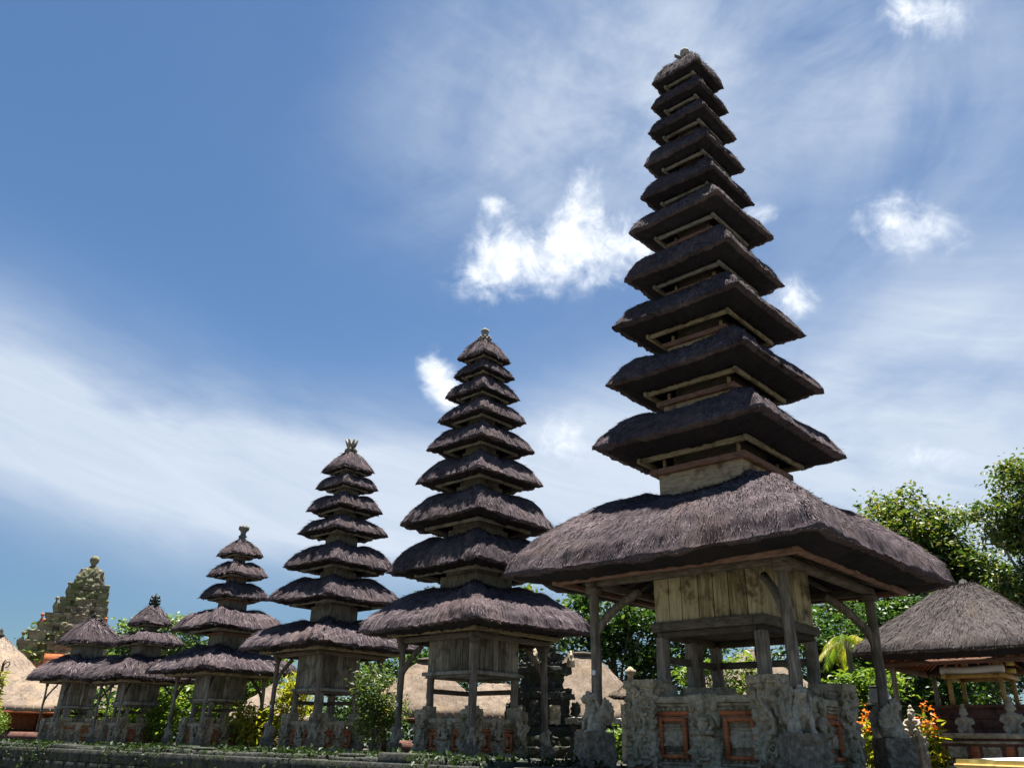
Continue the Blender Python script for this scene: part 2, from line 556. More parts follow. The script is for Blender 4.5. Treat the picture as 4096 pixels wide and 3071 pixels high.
M_EAVE_GREY = mat_wood('grey_eave_timber', (0.05, 0.042, 0.032), (0.12, 0.105, 0.085), (0.22, 0.20, 0.165), False, 1.0, (0.03, 0.025, 0.02), 0.6)
M_NECK_GREY = mat_wood('grey_neck_boards', (0.055, 0.047, 0.037), (0.125, 0.112, 0.09), (0.23, 0.21, 0.17), True, 1.0, (0.03, 0.026, 0.02), 0.6)
M_FLANGE = mat_wood('red_brown_timber', (0.07, 0.035, 0.025), (0.14, 0.072, 0.05), (0.22, 0.13, 0.10), False)
M_FASCIA = mat_wood('pale_eave_timber', (0.06, 0.045, 0.028), (0.15, 0.118, 0.07), (0.26, 0.215, 0.135), False, 1.0, (0.06, 0.035, 0.022), 0.75)
M_STONE = mat_stone('carved_grey_stone', (0.17, 0.138, 0.085), (0.42, 0.345, 0.235), (0.60, 0.51, 0.37), (0.13, 0.115, 0.055), 0.6)
M_STATUE = mat_stone('pale_statue_stone', (0.19, 0.16, 0.11), (0.38, 0.33, 0.245), (0.52, 0.46, 0.36), (0.13, 0.12, 0.07), 0.5, 9.0, 0.10)
M_BLOCK = mat_stone('brown_stained_stone', (0.10, 0.078, 0.052), (0.22, 0.175, 0.125), (0.36, 0.31, 0.235), (0.085, 0.06, 0.036), 0.7)
M_DARKSTONE = mat_stone('black_mossy_stone', (0.014, 0.015, 0.013), (0.038, 0.038, 0.033), (0.085, 0.085, 0.075), (0.035, 0.055, 0.014), 0.6)
M_MOSSSTONE = mat_stone('mossy_kerb_stone', (0.10, 0.092, 0.075), (0.21, 0.20, 0.17), (0.34, 0.33, 0.29), (0.085, 0.095, 0.035), 0.7, 4.0)
M_GATE = mat_stone('mossy_gate_stone', (0.075, 0.062, 0.042), (0.165, 0.145, 0.098), (0.28, 0.26, 0.18), (0.10, 0.125, 0.04), 0.95, 1.6)
M_ORANGE = mat_brick('orange_brick', (0.64, 0.20, 0.07), (0.52, 0.15, 0.055), (0.32, 0.14, 0.08))
M_BRICK = mat_brick('red_brick', (0.24, 0.105, 0.075), (0.18, 0.085, 0.065), (0.12, 0.09, 0.075))
M_BARK = mat_wood('tree_bark', (0.05, 0.045, 0.035), (0.11, 0.10, 0.08), (0.19, 0.175, 0.15), True, 0.5)
M_PALEBARK = mat_plain('pale_bark', (0.42, 0.40, 0.35), 0.3)
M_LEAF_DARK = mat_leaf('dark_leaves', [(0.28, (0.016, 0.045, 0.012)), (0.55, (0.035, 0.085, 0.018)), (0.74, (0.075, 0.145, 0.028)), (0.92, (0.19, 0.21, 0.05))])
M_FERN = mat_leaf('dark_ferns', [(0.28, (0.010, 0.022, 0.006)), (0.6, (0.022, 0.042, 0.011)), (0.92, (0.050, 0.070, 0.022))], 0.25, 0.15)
M_LEAF_MID = mat_leaf('mixed_leaves', [(0.28, (0.024, 0.050, 0.012)), (0.50, (0.058, 0.108, 0.024)), (0.70, (0.125, 0.165, 0.036)), (0.90, (0.27, 0.20, 0.065))])
M_LEAF_BRIGHT = mat_leaf('bright_leaves', [(0.28, (0.045, 0.095, 0.013)), (0.55, (0.115, 0.19, 0.026)), (0.85, (0.23, 0.28, 0.045))], 0.45)
M_LEAF_YELLOW = mat_leaf('yellow_leaves', [(0.28, (0.12, 0.16, 0.02)), (0.55, (0.30, 0.30, 0.03)), (0.85, (0.48, 0.40, 0.05))], 0.45)
M_LEAF_FAR = mat_leaf('far_leaves', [(0.28, (0.08, 0.13, 0.06)), (0.55, (0.14, 0.21, 0.09)), (0.85, (0.22, 0.29, 0.13))])
M_FLOWER = mat_leaf('orange_petals', [(0.28, (0.70, 0.14, 0.02)), (0.6, (0.85, 0.23, 0.035)), (0.9, (0.85, 0.40, 0.06))], 0.3, 0.2)
M_GRASS = mat_plain('mossy_paving', (0.085, 0.083, 0.068), 0.35, 0.95, 3.0)
M_EARTH = mat_plain('court_earth', (0.10, 0.092, 0.074), 0.35, 0.95, 2.0)
M_YELLOW = mat_plain('yellow_cloth', (0.72, 0.55, 0.16), 0.10, 0.7, 5.0)
M_GOLD = mat_plain('gilded_wood', (0.48, 0.30, 0.10), 0.35, 0.5, 14.0)
M_WHITE = mat_plain('white_cloth', (0.75, 0.75, 0.74), 0.06, 0.8, 4.0)
M_PALESTONE = mat_plain('pale_plaster', (0.42, 0.41, 0.37), 0.25)
M_WHITEPLATE = mat_plain('white_enamel', (0.7, 0.7, 0.68), 0.08, 0.4)
M_REDTILE = mat_plain('terracotta', (0.42, 0.13, 0.06), 0.3)


def wbevel(o, w=0.008):
    b = o.modifiers.new('bevel', 'BEVEL'); b.width = w; b.segments = 1; b.limit_method = 'ANGLE'
    return o


# ------------------------------------------------------------------ thatch
PX = np.array([1, .965, .90, .74, .55, .32, .15, 0.0])
PY = np.array([0, .075, .24, .56, .81, .96, 1.0, .965])
PX1 = np.array([1, .975, .925, .81, .66, .52, .37, .22, .085, 0.0])
PY1 = np.array([0, .07, .23, .42, .58, .72, .84, .93, 1.0, .975])
PXA = np.array([1, .975, .88, .75, .50, .30, .12, 0.0])
PYA = np.array([0, .06, .22, .38, .67, .85, .97, 1.0])


PXD = np.array([1, .98, .92, .80, .60, .38, .16, 0.0])
PYD = np.array([0, .07, .24, .45, .69, .86, .97, 1.0])
PXP = np.array([1, .985, .95, .85, .6, .4, .2, .08, 0.0])
PYP = np.array([0, .05, .12, .24, .49, .68, .86, .97, 1.0])


def square_ring(n_side, rho):
    """rounded unit square, n_side points a side, counter-clockwise"""
    pts = []
    na = max(3, n_side // 7)
    ns = n_side - na
    for k in range(4):
        a0 = k * np.pi / 2
        c, s = math.cos(a0), math.sin(a0)
        L = []
        for y in np.linspace(-(1 - rho), (1 - rho), ns, endpoint=False): L.append((1, y))
        for a in np.linspace(0, np.pi / 2, na, endpoint=False): L.append((1 - rho + rho * math.cos(a), 1 - rho + rho * math.sin(a)))
        pts += [(c * x - s * y, s * x + c * y) for x, y in L]
    return np.array(pts)


def thatch(name, mat, parent, we, ze, wn, zt, wf, zf, kind='tier', px=0.016, seed=0, blades=1.0, lump=1.0, aspect=(1.0, 1.0)):
    """one thatched roof: rounded top, thick trimmed edge, dark underside and loose straw"""
    lr = np.random.default_rng(100 + seed)
    if kind == 'apex': X, Y = PXA, PYA
    elif kind == 'dome': X, Y = PXD, PYD
    elif kind == 'pyramid': X, Y = PXP, PYP
    elif kind == 'base': X, Y = PX1, PY1
    else: X, Y = PX, PY
    H = zt - ze
    n_side = int(np.clip(2 * we / (px * 2.2), 14, 70)); n_prof = int(np.clip(we / (px * 2.0), 10, 44))
    s = np.linspace(0, 1, n_prof)
    arc = np.concatenate([[0], np.cumsum(np.hypot(np.diff(X) * (we - wn), np.diff(Y) * H))]); arc /= arc[-1]
    w_top = wn + (we - wn) * np.interp(s, arc, X); z_top = ze + H * np.interp(s, arc, Y)
    # cut edge going in and down to the eave timber, then the underside
    n_cut = 4
    q = np.linspace(0, 1, n_cut + 1)[1:]
    w_cut = we + (wf - we) * q; z_cut = ze + (zf - ze) * q ** 1.25
    w_und = np.array([wf * 0.97, max(wn * 0.9, 0.05)]); z_und = np.array([zf + 0.015, min(zf + (wf - wn) * 0.55, zt - 0.1)])
    W = np.concatenate([w_und[::-1], w_cut[::-1], w_top]); Z = np.concatenate([z_und[::-1], z_cut[::-1], z_top])
    m = len(W); nu = 2 + n_cut
    rho = np.concatenate([np.full(nu, 0.04), 0.04 + 0.10 * np.linspace(0, 1, n_prof)])
    G = np.zeros((m, 4 * n_side, 3))
    for i in range(m):
        rg = square_ring(n_side, rho[i])
        sc = np.min(np.abs(rg), 1) / np.max(np.abs(rg), 1)
        rg = rg * W[i] * (1 + 0.30 * rho[i])
        pf = min(1.0, max(0.0, (i - nu) / n_prof) * 1.6)
        sag = we * (0.018 if kind in ('apex', 'pyramid', 'dome') else 0.048) * (1 - sc ** 2) * (.35 + .95 * pf)
        G[i, :, 0] = rg[:, 0] * aspect[0]; G[i, :, 1] = rg[:, 1] * aspect[1]; G[i, :, 2] = Z[i] - sag
    if kind != 'pyramid':
        ta = lr.normal(0, .018); G[..., :2] = G[..., :2] @ np.array([[math.cos(ta), math.sin(ta)], [-math.sin(ta), math.cos(ta)]])
        tl = lr.normal(0, .010, 2); G[..., 2] += G[..., 0] * tl[0] + G[..., 1] * tl[1]
    # lumps and the uneven trim
    du = np.roll(G, -1, 1) - np.roll(G, 1, 1); dv = np.gradient(G, axis=0)
    N = np.cross(du, dv); N /= np.linalg.norm(N, axis=-1, keepdims=True) + 1e-9
    off = seed * 7.3
    l1 = fbm(G * 1.6 + off, 2, seed) * 0.022 * we ** 0.5
    per = np.concatenate([[0], np.cumsum(np.linalg.norm(np.diff(G[nu], axis=0), axis=1))]) / we
    rows_ = np.concatenate([[0], np.cumsum(np.linalg.norm(np.diff(G[:, 3], axis=0), axis=1))])
    cyc = np.stack([np.broadcast_to(per[None, :] * we / (px * 5), G.shape[:2]), np.broadcast_to(rows_[:, None] / (px * 20), G.shape[:2]), np.full(G.shape[:2], off)], -1)
    l2 = fbm(cyc, 3, seed + 3) * px * 1.5 + fbm(G * (0.10 / px) * 0.55 + off, 2, seed + 4) * px * .8
    amp = np.ones(m); amp[:2] = 0.2
    # hanging fringe row varies more
    rim = np.exp(-((np.arange(m) - nu) / 1.6) ** 2)
    G = G + N * ((l1 + l2) * lump * amp[:, None])[..., None]
    ragged = (vnoise(G[nu] * (1 / (px * 3.0)) + off, seed + 9) * 1.4 + vnoise(G[nu] * (1 / (px * 9.0)) + off, seed + 19) * 2.0) * px * lump
    G[..., 2] += rim[:, None] * ragged[None, :] * 0.6
    mb = MB()
    mb.grid(G, wrap=True)
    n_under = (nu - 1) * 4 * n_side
    top = G[-1]
    c = top.mean(0); c[2] += 0.0
    k0 = mb.n - 4 * n_side
    mb.add([c], [])
    mb.f.append(np.array([(k0 + j, k0 + (j + 1) % (4 * n_side), mb.n - 1) for j in range(4 * n_side)]))
    # inner closing of the underside
    bot = G[0]; cb = bot.mean(0)
    mb.add([cb], [])
    mb.f.append(np.array([((j + 1) % (4 * n_side), j, mb.n - 1) for j in range(4 * n_side)]))
    # ---- straw: thin single blades lying on the slope and hanging over the edge
    area = 8 * we * (we - wn + H) * 0.62
    nb = int(min(38000, area / (px * px * 6.5)) * blades)
    bw = px * 0.6; bl = px * 7
    gi = lr.uniform(nu, m - 1.001, nb); gj = lr.uniform(0, 4 * n_side, nb)
    i0 = gi.astype(int); j0 = gj.astype(int) % (4 * n_side); j1 = (j0 + 1) % (4 * n_side)
    fi = (gi - i0)[:, None]; fj = (gj - np.floor(gj))[:, None]
    P = (G[i0, j0] * (1 - fj) + G[i0, j1] * fj) * (1 - fi) + (G[i0 + 1, j0] * (1 - fj) + G[i0 + 1, j1] * fj) * fi
    D = G[i0, j0] - G[i0 + 1, j0]; D /= np.linalg.norm(D, axis=1)[:, None] + 1e-9
    Nn = N[i0, j0]
    S = np.cross(Nn, D)
    # clumped direction: neighbours lean the same way
    lean = vnoise(P * (1 / (px * 14)) + off, seed + 31) * 0.5 + lr.normal(0, 0.24, nb)
    D = D + S * lean[:, None]; D /= np.linalg.norm(D, axis=1)[:, None]
    S = np.cross(Nn, D)
    Ln = bl * lr.uniform(0.4, 1.25, nb) * np.clip((gi - nu) / 4.0, .35, 1)
    lift = lr.uniform(0.04, 0.34, nb) + (lr.random(nb) < .12) * lr.uniform(.1, .45, nb)
    bw = bw * np.where(lr.random(nb) < .3, 1.5, .9)[:, None]
    a = P + Nn * (px * 0.15)
    tip = P + D * Ln[:, None] + Nn * (Ln * lift)[:, None]
    V = np.stack([a - S * bw / 2, a + S * bw / 2, tip], 1).reshape(-1, 3)
    F = np.arange(3 * nb).reshape(-1, 3)
    mb.add(V, F)
    nf = int(8 * we / (px * 0.55) * min(1, blades * 1.2))
    gj = lr.uniform(0, 4 * n_side, nf); j0 = gj.astype(int) % (4 * n_side); j1 = (j0 + 1) % (4 * n_side); fj = (gj - np.floor(gj))[:, None]
    bw = px * .6
    row = lr.integers(nu, nu + 2, nf)
    P = G[row, j0] * (1 - fj) + G[row, j1] * fj
    out = np.stack([P[:, 0], P[:, 1], np.zeros(nf)], 1); out /= np.linalg.norm(out, axis=1)[:, None] + 1e-9
    Dn = out * lr.uniform(-0.3, 0.55, nf)[:, None] + np.array([0, 0, -1.0]) + lr.normal(0, 0.18, (nf, 3))
    Dn /= np.linalg.norm(Dn, axis=1)[:, None]
    S = np.cross(Dn, out); S /= np.linalg.norm(S, axis=1)[:, None] + 1e-9
    Ln = px * lr.uniform(.3, 1.5, nf)
    V = np.stack([P - S * bw * 0.5, P + S * bw * 0.5, P + Dn * Ln[:, None]], 1).reshape(-1, 3)
    mb.add(V, np.arange(3 * nf).reshape(-1, 3))
    # cut edge and underside: unbleached fibre, with eave shade put into its colour
    return mb.build(name, (mat, M_EAVE_SHADE), parent, smooth=True, second=((0, n_under),))


# ------------------------------------------------------------------ statues
def remesh(o, vox, disp=0.0, size=0.08):
    r = o.modifiers.new('remesh', 'REMESH'); r.mode = 'VOXEL'; r.voxel_size = vox; r.use_smooth_shade = True
    if disp:
        tx = bpy.data.textures.get('stone_grain')
        if tx is None:
            tx = bpy.data.textures.new('stone_grain', 'CLOUDS'); tx.noise_scale = size; tx.noise_depth = 3
        d = o.modifiers.new('displace', 'DISPLACE'); d.texture = tx; d.strength = disp; d.mid_level = 0.5
    return o


def rot_y(a):
    c, s = math.cos(a), math.sin(a); return np.array([[c, 0, s], [0, 1, 0], [-s, 0, c]])


def rot_z(a):
    c, s = math.cos(a), math.sin(a); return np.array([[c, -s, 0], [s, c, 0], [0, 0, 1]])


def make_lion(label, group):
    """winged guardian lion sitting on a block, facing +x"""
    root = thing('winged_lion_statue', label, 'statue', group=group)
    bs = MB()
    bs.carved((0, 0, 0.26), (0.56, 0.56, 0.50), 0.025, 0.085, 0.030, 3)
    bs.carved((0, 0, 0.545), (0.54, 0.54, 0.09), 0.03, 0.09, 0.025, 5)
    bs.build('block', M_BLOCK, root, smooth=True)
    b = MB(); z = 0.57
    b.ell((-0.07, 0, z + .14), (.17, .16, .16))
    for s in (-1, 1):
        b.ell((.0, s * .14, z + .12), (.14, .07, .13)); b.ell((.12, s * .15, z + .035), (.10, .05, .04))
        b.tube([(.10, s * .10, z + .34), (.15, s * .115, z + .2), (.17, s * .11, z + .05)], [.055, .045, .04], 8)
        b.ell((.21, s * .11, z + .03), (.075, .05, .035))
    b.ell((.0, 0, z + .28), (.145, .14, .19), M=rot_y(0.25)); b.ell((.07, 0, z + .36), (.12, .135, .13))
    b.ell((.07, 0, z + .48), (.11, .11, .11))
    o = b.build('body', M_STATUE, root); remesh(o, 0.017, 0.02)
    h = MB()
    h.ell((.11, 0, z + .60), (.105, .10, .10)); h.ell((.205, 0, z + .585), (.065, .07, .045)); h.ell((.19, 0, z + .535), (.055, .058, .03))
    h.ell((.255, 0, z + .60), (.025, .03, .022))
    for s in (-1, 1):
        h.ell((.185, s * .045, z + .645), (.03, .026, .026)); h.ell((.225, s * .035, z + .56), (.014, .012, .03))
        h.ell((.06, s * .11, z + .66), (.04, .025, .055), M=rot_y(-.3))
        for k in range(6):
            a = 0.1 + k * 0.5
            h.ell((.03 - .02 * k, s * (.10 + .012 * (k % 2)), z + .66 - k * .06), (.055, .035, .04), M=rot_y(0.6 + a * .2))
    for k in range(5): h.ell((.13 - k * .045, 0, z + .70 - .012 * k * k), (.035, .05, .045))
    o = h.build('head', M_STATUE, root); remesh(o, 0.015, 0.012)
    for s in (-1, 1):
        w = MB()
        for k in range(9):
            a = R(100 + k * 15); L = .32 - .012 * k
            d = np.array([math.cos(a), 0, math.sin(a)])
            c = np.array([-.06, s * .13, z + .30]) + d * L * .55 + np.array([0, s * (.05 + .04 * math.sin(a)), 0])
            w.ell(c, (L * .55, .03, .05), 10, M=rot_y(-a))
            c2 = np.array([-.06, s * .145, z + .30]) + d * L * .32
            w.ell(c2, (L * .36, .035, .045), 10, M=rot_y(-a))
        w.ell((-.06, s * .13, z + .30), (.11, .06, .12))
        o = w.build('wing', M_STATUE, root); remesh(o, 0.016, 0.012)
    return root


# ------------------------------------------------------------------ the towers
K = 1.33333
ANG = R(47.6385)
UU = np.array([-math.sin(ANG), math.cos(ANG)]); VV = np.array([math.cos(ANG), math.sin(ANG)])
PREFIX = {}


def W2(c, x, y):
    """tower-local metres (x along the right face, y along the left face) to world"""
    return np.array(c) + x * VV + y * UU


def square_frame(mb, w, z0, z1, t, ext=0.0):
    """four bars round a square, butted: two long, two between"""
    zc, h = (z0 + z1) / 2, z1 - z0
    for s in (-1, 1):
        mb.box((0, s * (w - t / 2), zc), (2 * w + 2 * ext, t, h))
        mb.box((s * (w - t / 2), 0, zc), (t, 2 * w - 2 * t - 0.006, h))


def finial(kind, root, z, s):
    mb = MB()
    if kind == 'pot':          # squat waisted pot with a collar
        mb.lathe([(.001, -.05), (.20, -.05), (.17, .06), (.115, .12), (.095, .22), (.13, .31), (.125, .36), (.05, .36), (.045, .42), (.001, .45)], n=8)
        for k in range(8):
            a = k * math.pi / 4; mb.ell((.18 * math.cos(a), .18 * math.sin(a), .06), (.045, .045, .07), 6)
    elif kind == 'crown':      # splayed petals
        mb.lathe([(.001, -.05), (.20, -.05), (.16, .06), (.11, .12), (.10, .24), (.001, .26)], n=10)
        for k in range(7):
            a = k * math.pi * 2 / 7
            mb.tube([(.08 * math.cos(a), .08 * math.sin(a), .15), (.12 * math.cos(a), .12 * math.sin(a), .28), (.19 * math.cos(a), .19 * math.sin(a), .44)], [.05, .055, .035], 6)
            mb.ell((.17 * math.cos(a + .4), .17 * math.sin(a + .4), .07), (.05, .05, .08), 6)
    elif kind == 'vase':       # slim stem, flared vase, small knob
        mb.lathe([(.001, -.05), (.19, -.05), (.17, .05), (.13, .08), (.16, .18), (.11, .2), (.09, .3), (.19, .48), (.16, .54), (.06, .56), (.05, .6), (.001, .64)], n=12)
        for k in range(8):
            a = k * math.pi / 4; mb.ell((.17 * math.cos(a), .17 * math.sin(a), .48), (.03, .03, .09), 6)
    elif kind == 'flame':      # tiers of small pointed leaves
        mb.lathe([(.001, -.05), (.2, -.05), (.16, .1), (.11, .3), (.001, .56)], n=8)
        for r, zz, n in ((.18, .06, 8), (.17, .19, 8), (.14, .32, 6)):
            for k in range(n):
                a = k * 2 * math.pi / n
                mb.tube([(r * .6 * math.cos(a), r * .6 * math.sin(a), zz), (r * 1.2 * math.cos(a), r * 1.2 * math.sin(a), zz + .03), (r * 1.25 * math.cos(a), r * 1.25 * math.sin(a), zz + .11)], [.05, .04, .008], 5)
    else:                      # 'bud': round faceted bud with side leaf
        mb.lathe([(.001, -.1), (.2, -.1), (.12, .02), (.07, .06), (.12, .12), (.15, .2), (.13, .28), (.06, .33), (.001, .34)], n=7)
        mb.tube([(.1, .1, .0), (.19, .19, .06), (.2, .2, .18)], [.05, .05, .02], 6)
        mb.tube([(-.1, .1, .0), (-.2, .2, .05), (-.21, .21, .15)], [.05, .05, .02], 6)
    V = np.concatenate(mb.v) * s; mb.v = [V + np.array([0, 0, z])]
    return mb.build('finial', M_MOSSSTONE if kind != 'flame' else M_DARKSTONE, root, smooth=False)


def tower(spec):
    k = K
    cx, cy = spec['c'][0] * k, spec['c'][1] * k
    Z = lambda z: z * k + EYE
    root = thing(spec['name'], spec['label'], 'temple tower', (cx, cy, 0), ANG, 'thatched towers in the row')
    dist = math.hypot(cx, cy)
    px = max(0.015, dist * 1.25 / 1795 * 1.5)     # about the size of a picture element on this tower
    plank = spec['plank']; tiers = spec['tiers']
    nt = len(tiers)
    seed = spec['seed']
    # --- roofs, from the bottom one up
    for i, (we, ze, zt, wn) in enumerate(tiers):
        we, wn, ze, zt = we * k, wn * k, Z(ze), Z(zt)
        base = i == 0; apex = i == nt - 1
        fr = spec['f1'] if base else spec['f2']
        wf = we * fr
        zf = ze - (0.13 if base else spec['fdz'] * (we / (tiers[1][0] * k)) ** 0.8) * k
        bh = 0.075 * k * (1.0 if base else min(1, 0.35 + 0.65 * we / (tiers[1][0] * k)))
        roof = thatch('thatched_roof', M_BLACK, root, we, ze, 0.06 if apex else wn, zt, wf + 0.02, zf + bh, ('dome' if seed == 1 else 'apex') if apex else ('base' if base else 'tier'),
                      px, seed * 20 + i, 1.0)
        fm = MB(); square_frame(fm, wf, zf, zf + bh, 0.07 * k if base else 0.05 * k, 0.03 * k)
        if not base or spec['name'] == '':
            pass
        mf = (M_FLANGE if base else M_FASCIA) if spec['seed'] == 1 and i < 4 else (M_FASCIA if base else M_EAVE_GREY)
        wbevel(fm.build('eave_beam', mf, roof), 0.006)
        if base:
            rf = MB()
            for s in (-1, 1):
                for q in np.linspace(-.92, .92, 9):
                    rf.beam((q * wf * .3, s * wn * .9, zf + .5 * k), (q * wf * .98, s * wf * .96, zf + bh + .02), .045 * k, .05 * k)
                    rf.beam((s * wn * .9, q * wf * .3, zf + .5 * k), (s * wf * .96, q * wf * .98, zf + bh + .02), .045 * k, .05 * k)
            rf.build('rafter_set', M_WOOD, roof)
        if not apex:
            # neck box carrying the next roof
            nz = Z(tiers[i + 1][1]); nwe = tiers[i + 1][0] * k
            nzf = nz - spec['fdz'] * k * (nwe / (tiers[1][0] * k)) ** 0.8
            fl = spec.get('flange', False)
            nb = MB()
            top = nzf - (0.10 * k if fl else -0.02) * min(1, nwe / (tiers[1][0] * k))
            z0 = zt - 0.22 * k
            if top < zt + .02: top = zt + .05
            nb.box((0, 0, (z0 + top) / 2), (2 * wn, 2 * wn, top - z0))
            if fl:
                for s in (-1, 1):
                    for s2 in (-1, 1):
                        nb.box((s * (wn - .07 * k), s2 * (wn - .07 * k), (top + nzf + .1) / 2), (.045 * k, .045 * k, nzf + .1 - top))
            else:
                nb.box((0, 0, (top + nz + .12) / 2), (1.7 * wn, 1.7 * wn, nz - top + .12))
            if fl:
                ib = MB(); ib.box((0, 0, (top + nz) / 2 + .1), (1.5 * wn, 1.5 * wn, nz - top + .2)); ib.build('dark_void_fill', M_WOOD, roof)  # dark box added inside the neck, standing in for the shaded void
            neck = nb.build('neck_box', M_NECK if fl and i < 4 else M_NECK_GREY, roof); wbevel(neck, 0.008)
            if fl or seed in (4,):
                sm = MB()
                ft = 0.075 * k * min(1, 0.3 + 0.7 * nwe / (tiers[1][0] * k))
                square_frame(sm, wn * 1.14, top - ft, top + 0.01, wn * .14 + .04 * k)
                wbevel(sm.build('neck_moulding', M_FLANGE, neck), 0.006)
    # --- finial
    zt = Z(tiers[-1][2])
    finial(spec['finial'], root, zt - 0.03 + (.16 if seed == 1 else 0), spec.get('fs', 1.0) * k * .75)
    # --- chamber of vertical boards
    bw, bz0, bz1 = spec['box'][0] * k, Z(spec['box'][1]), Z(spec['box'][2])
    ch = MB(); lr = np.random.default_rng(seed)
    nbd = spec['boards']
    for side in range(4):
        a = side * math.pi / 2
        e = np.concatenate([[0], np.cumsum(lr.uniform(.75, 1.25, nbd))]); e = (e / e[-1] * 2 - 1) * bw
        for j in range(nbd):
            y = (e[j] + e[j + 1]) / 2; w = e[j + 1] - e[j] - 0.016
            th = .03 + lr.uniform(0, .012)
            p = np.array([math.cos(a) * (bw - th / 2) - math.sin(a) * y, math.sin(a) * (bw - th / 2) + math.cos(a) * y, (bz0 + bz1) / 2])
            ch.box(p, (th, w, bz1 - bz0 + lr.uniform(0, .02)), rz=a)
    ch.box((0, 0, (bz0 + bz1) / 2), (2 * bw - .16, 2 * bw - .16, bz1 - bz0 - .02))
    chamber = ch.build('chamber', plank, root); wbevel(chamber, 0.005)
    sl = MB(); sw = spec['sill'] * k; sh = spec.get('sillh', .09) * k
    square_frame(sl, sw, bz0 - sh, bz0 + .012, .16 * k if sw > 1 else .12 * k)
    square_frame(sl, sw * .93, bz0 - sh * 1.75, bz0 - sh - .003, .09 * k)
    sl.box((0, 0, bz0 - sh * .7), (2 * sw - .34 * k, 2 * sw - .34 * k, sh * .5))
    wbevel(sl.build('floor_sill', M_WOOD if seed == 1 else plank, root), 0.01)
    # --- stilts under the chamber, on stone pads
    w = spec['stilt'] * k; zb = Z(spec['stiltz']); zs = bz0 - sh * 1.75
    pos = [(-1, -1), (1, -1), (1, 1), (-1, 1)]
    if seed == 1: pos += [(.05, 1), (1, .0)]
    for (sx, sy) in pos:
        m = MB(); r = spec['stiltr'] * k
        n = 6; zz = np.linspace(zb - .02, zs + .02, n)
        m.tube(np.stack([sx * w + lr.normal(0, .006, n), sy * w + lr.normal(0, .006, n), zz], 1), r * 1.414 * (1 + lr.normal(0, .03, n)), 4, square=True)
        st = m.build('stilt', M_POST if seed < 3 else M_POST, root); wbevel(st, .01)
        pd = MB(); pd.carved((sx * w, sy * w, (zb - .08 * k + spec['ped'][1] * k + EYE) / 2 + .02), (r * 3.4, r * 3.4, max(.06, zb - Z(spec['ped'][1]) + .08)), .05, .2, .008, seed)
        pd.build('stone_pad', M_STONE, root, smooth=True)
    rl = MB(); zr = zb + (zs - zb) * .55
    rl.beam((w, -w, zr + .02), (w, w, zr + .02), .06 * k, .09 * k); rl.beam((-w, w, zr), (w, w, zr), .06 * k, .09 * k)
    wbevel(rl.build('cross_rail', M_WOOD, root), .008)
    # --- corner posts holding the big roof, with knee braces
    pw, pz0, pz1 = spec['post'][0] * k, Z(spec['post'][1]), Z(spec['post'][2])
    for (sx, sy) in [(-1, -1), (1, -1), (1, 1), (-1, 1)]:
        m = MB(); r = spec['postr'] * k; n = 12
        t = np.linspace(0, 1, n)
        lean = np.array([sx, sy]) * lr.uniform(-.02, .03)
        bend = lr.normal(0, .012, (n, 2)); bend = np.cumsum(bend, 0) * .35; bend -= bend[-1] * t[:, None]
        m.tube(np.stack([sx * pw + lean[0] * (1 - t) + bend[:, 0], sy * pw + lean[1] * (1 - t) + bend[:, 1], pz0 + (pz1 - pz0) * t], 1),
               r * (1.12 - .12 * t) * (1 + lr.normal(0, .035, n)), 9, jitter=.07)
        post = m.build('post', M_POST if seed < 4 else M_PLANK_GREY, root, smooth=True)
        cpm = MB(); cpm.box((sx * pw, sy * pw, pz1 + .0), (r * 2.3, r * 2.3, .09 * k), taper=1.15)
        wbevel(cpm.build('capital', M_WOOD, post), .006)
        if seed <= 3 and (sx, sy) == (-1, 1):
            jb = MB(); jb.box((sx * pw - r * 1.05, sy * pw - r * .4, pz0 + (pz1 - pz0) * .34), (.04, .07, .085)); wbevel(jb.build('junction_box', M_WHITEPLATE, post), .006)
        br = MB(); zz = pz1 - (pz1 - pz0) * .40
        q = (bw + (pw - bw) * .25)
        tt = np.linspace(0, 1, 7)
        bx = pw + (q - pw) * tt ** 1.4
        br.tube(np.stack([sx * bx, sy * bx, zz + (pz1 + .02 - zz) * tt ** .85], 1), r * .9 * (1 + lr.normal(0, .06, 7)), 7, jitter=.08)
        br.build('knee_brace', M_POST if seed < 4 else M_WOOD, post, smooth=True)
    # beams from post to post
    bm = MB(); square_frame(bm, pw + .05 * k, pz1 + .045 * k + .002, pz1 + .045 * k + .10 * k, .10 * k, .08 * k)
    wbevel(bm.build('ring_beam', M_WOOD, root), .008)
    # --- stone pedestal
    pedestal(root, spec, k)
    return root


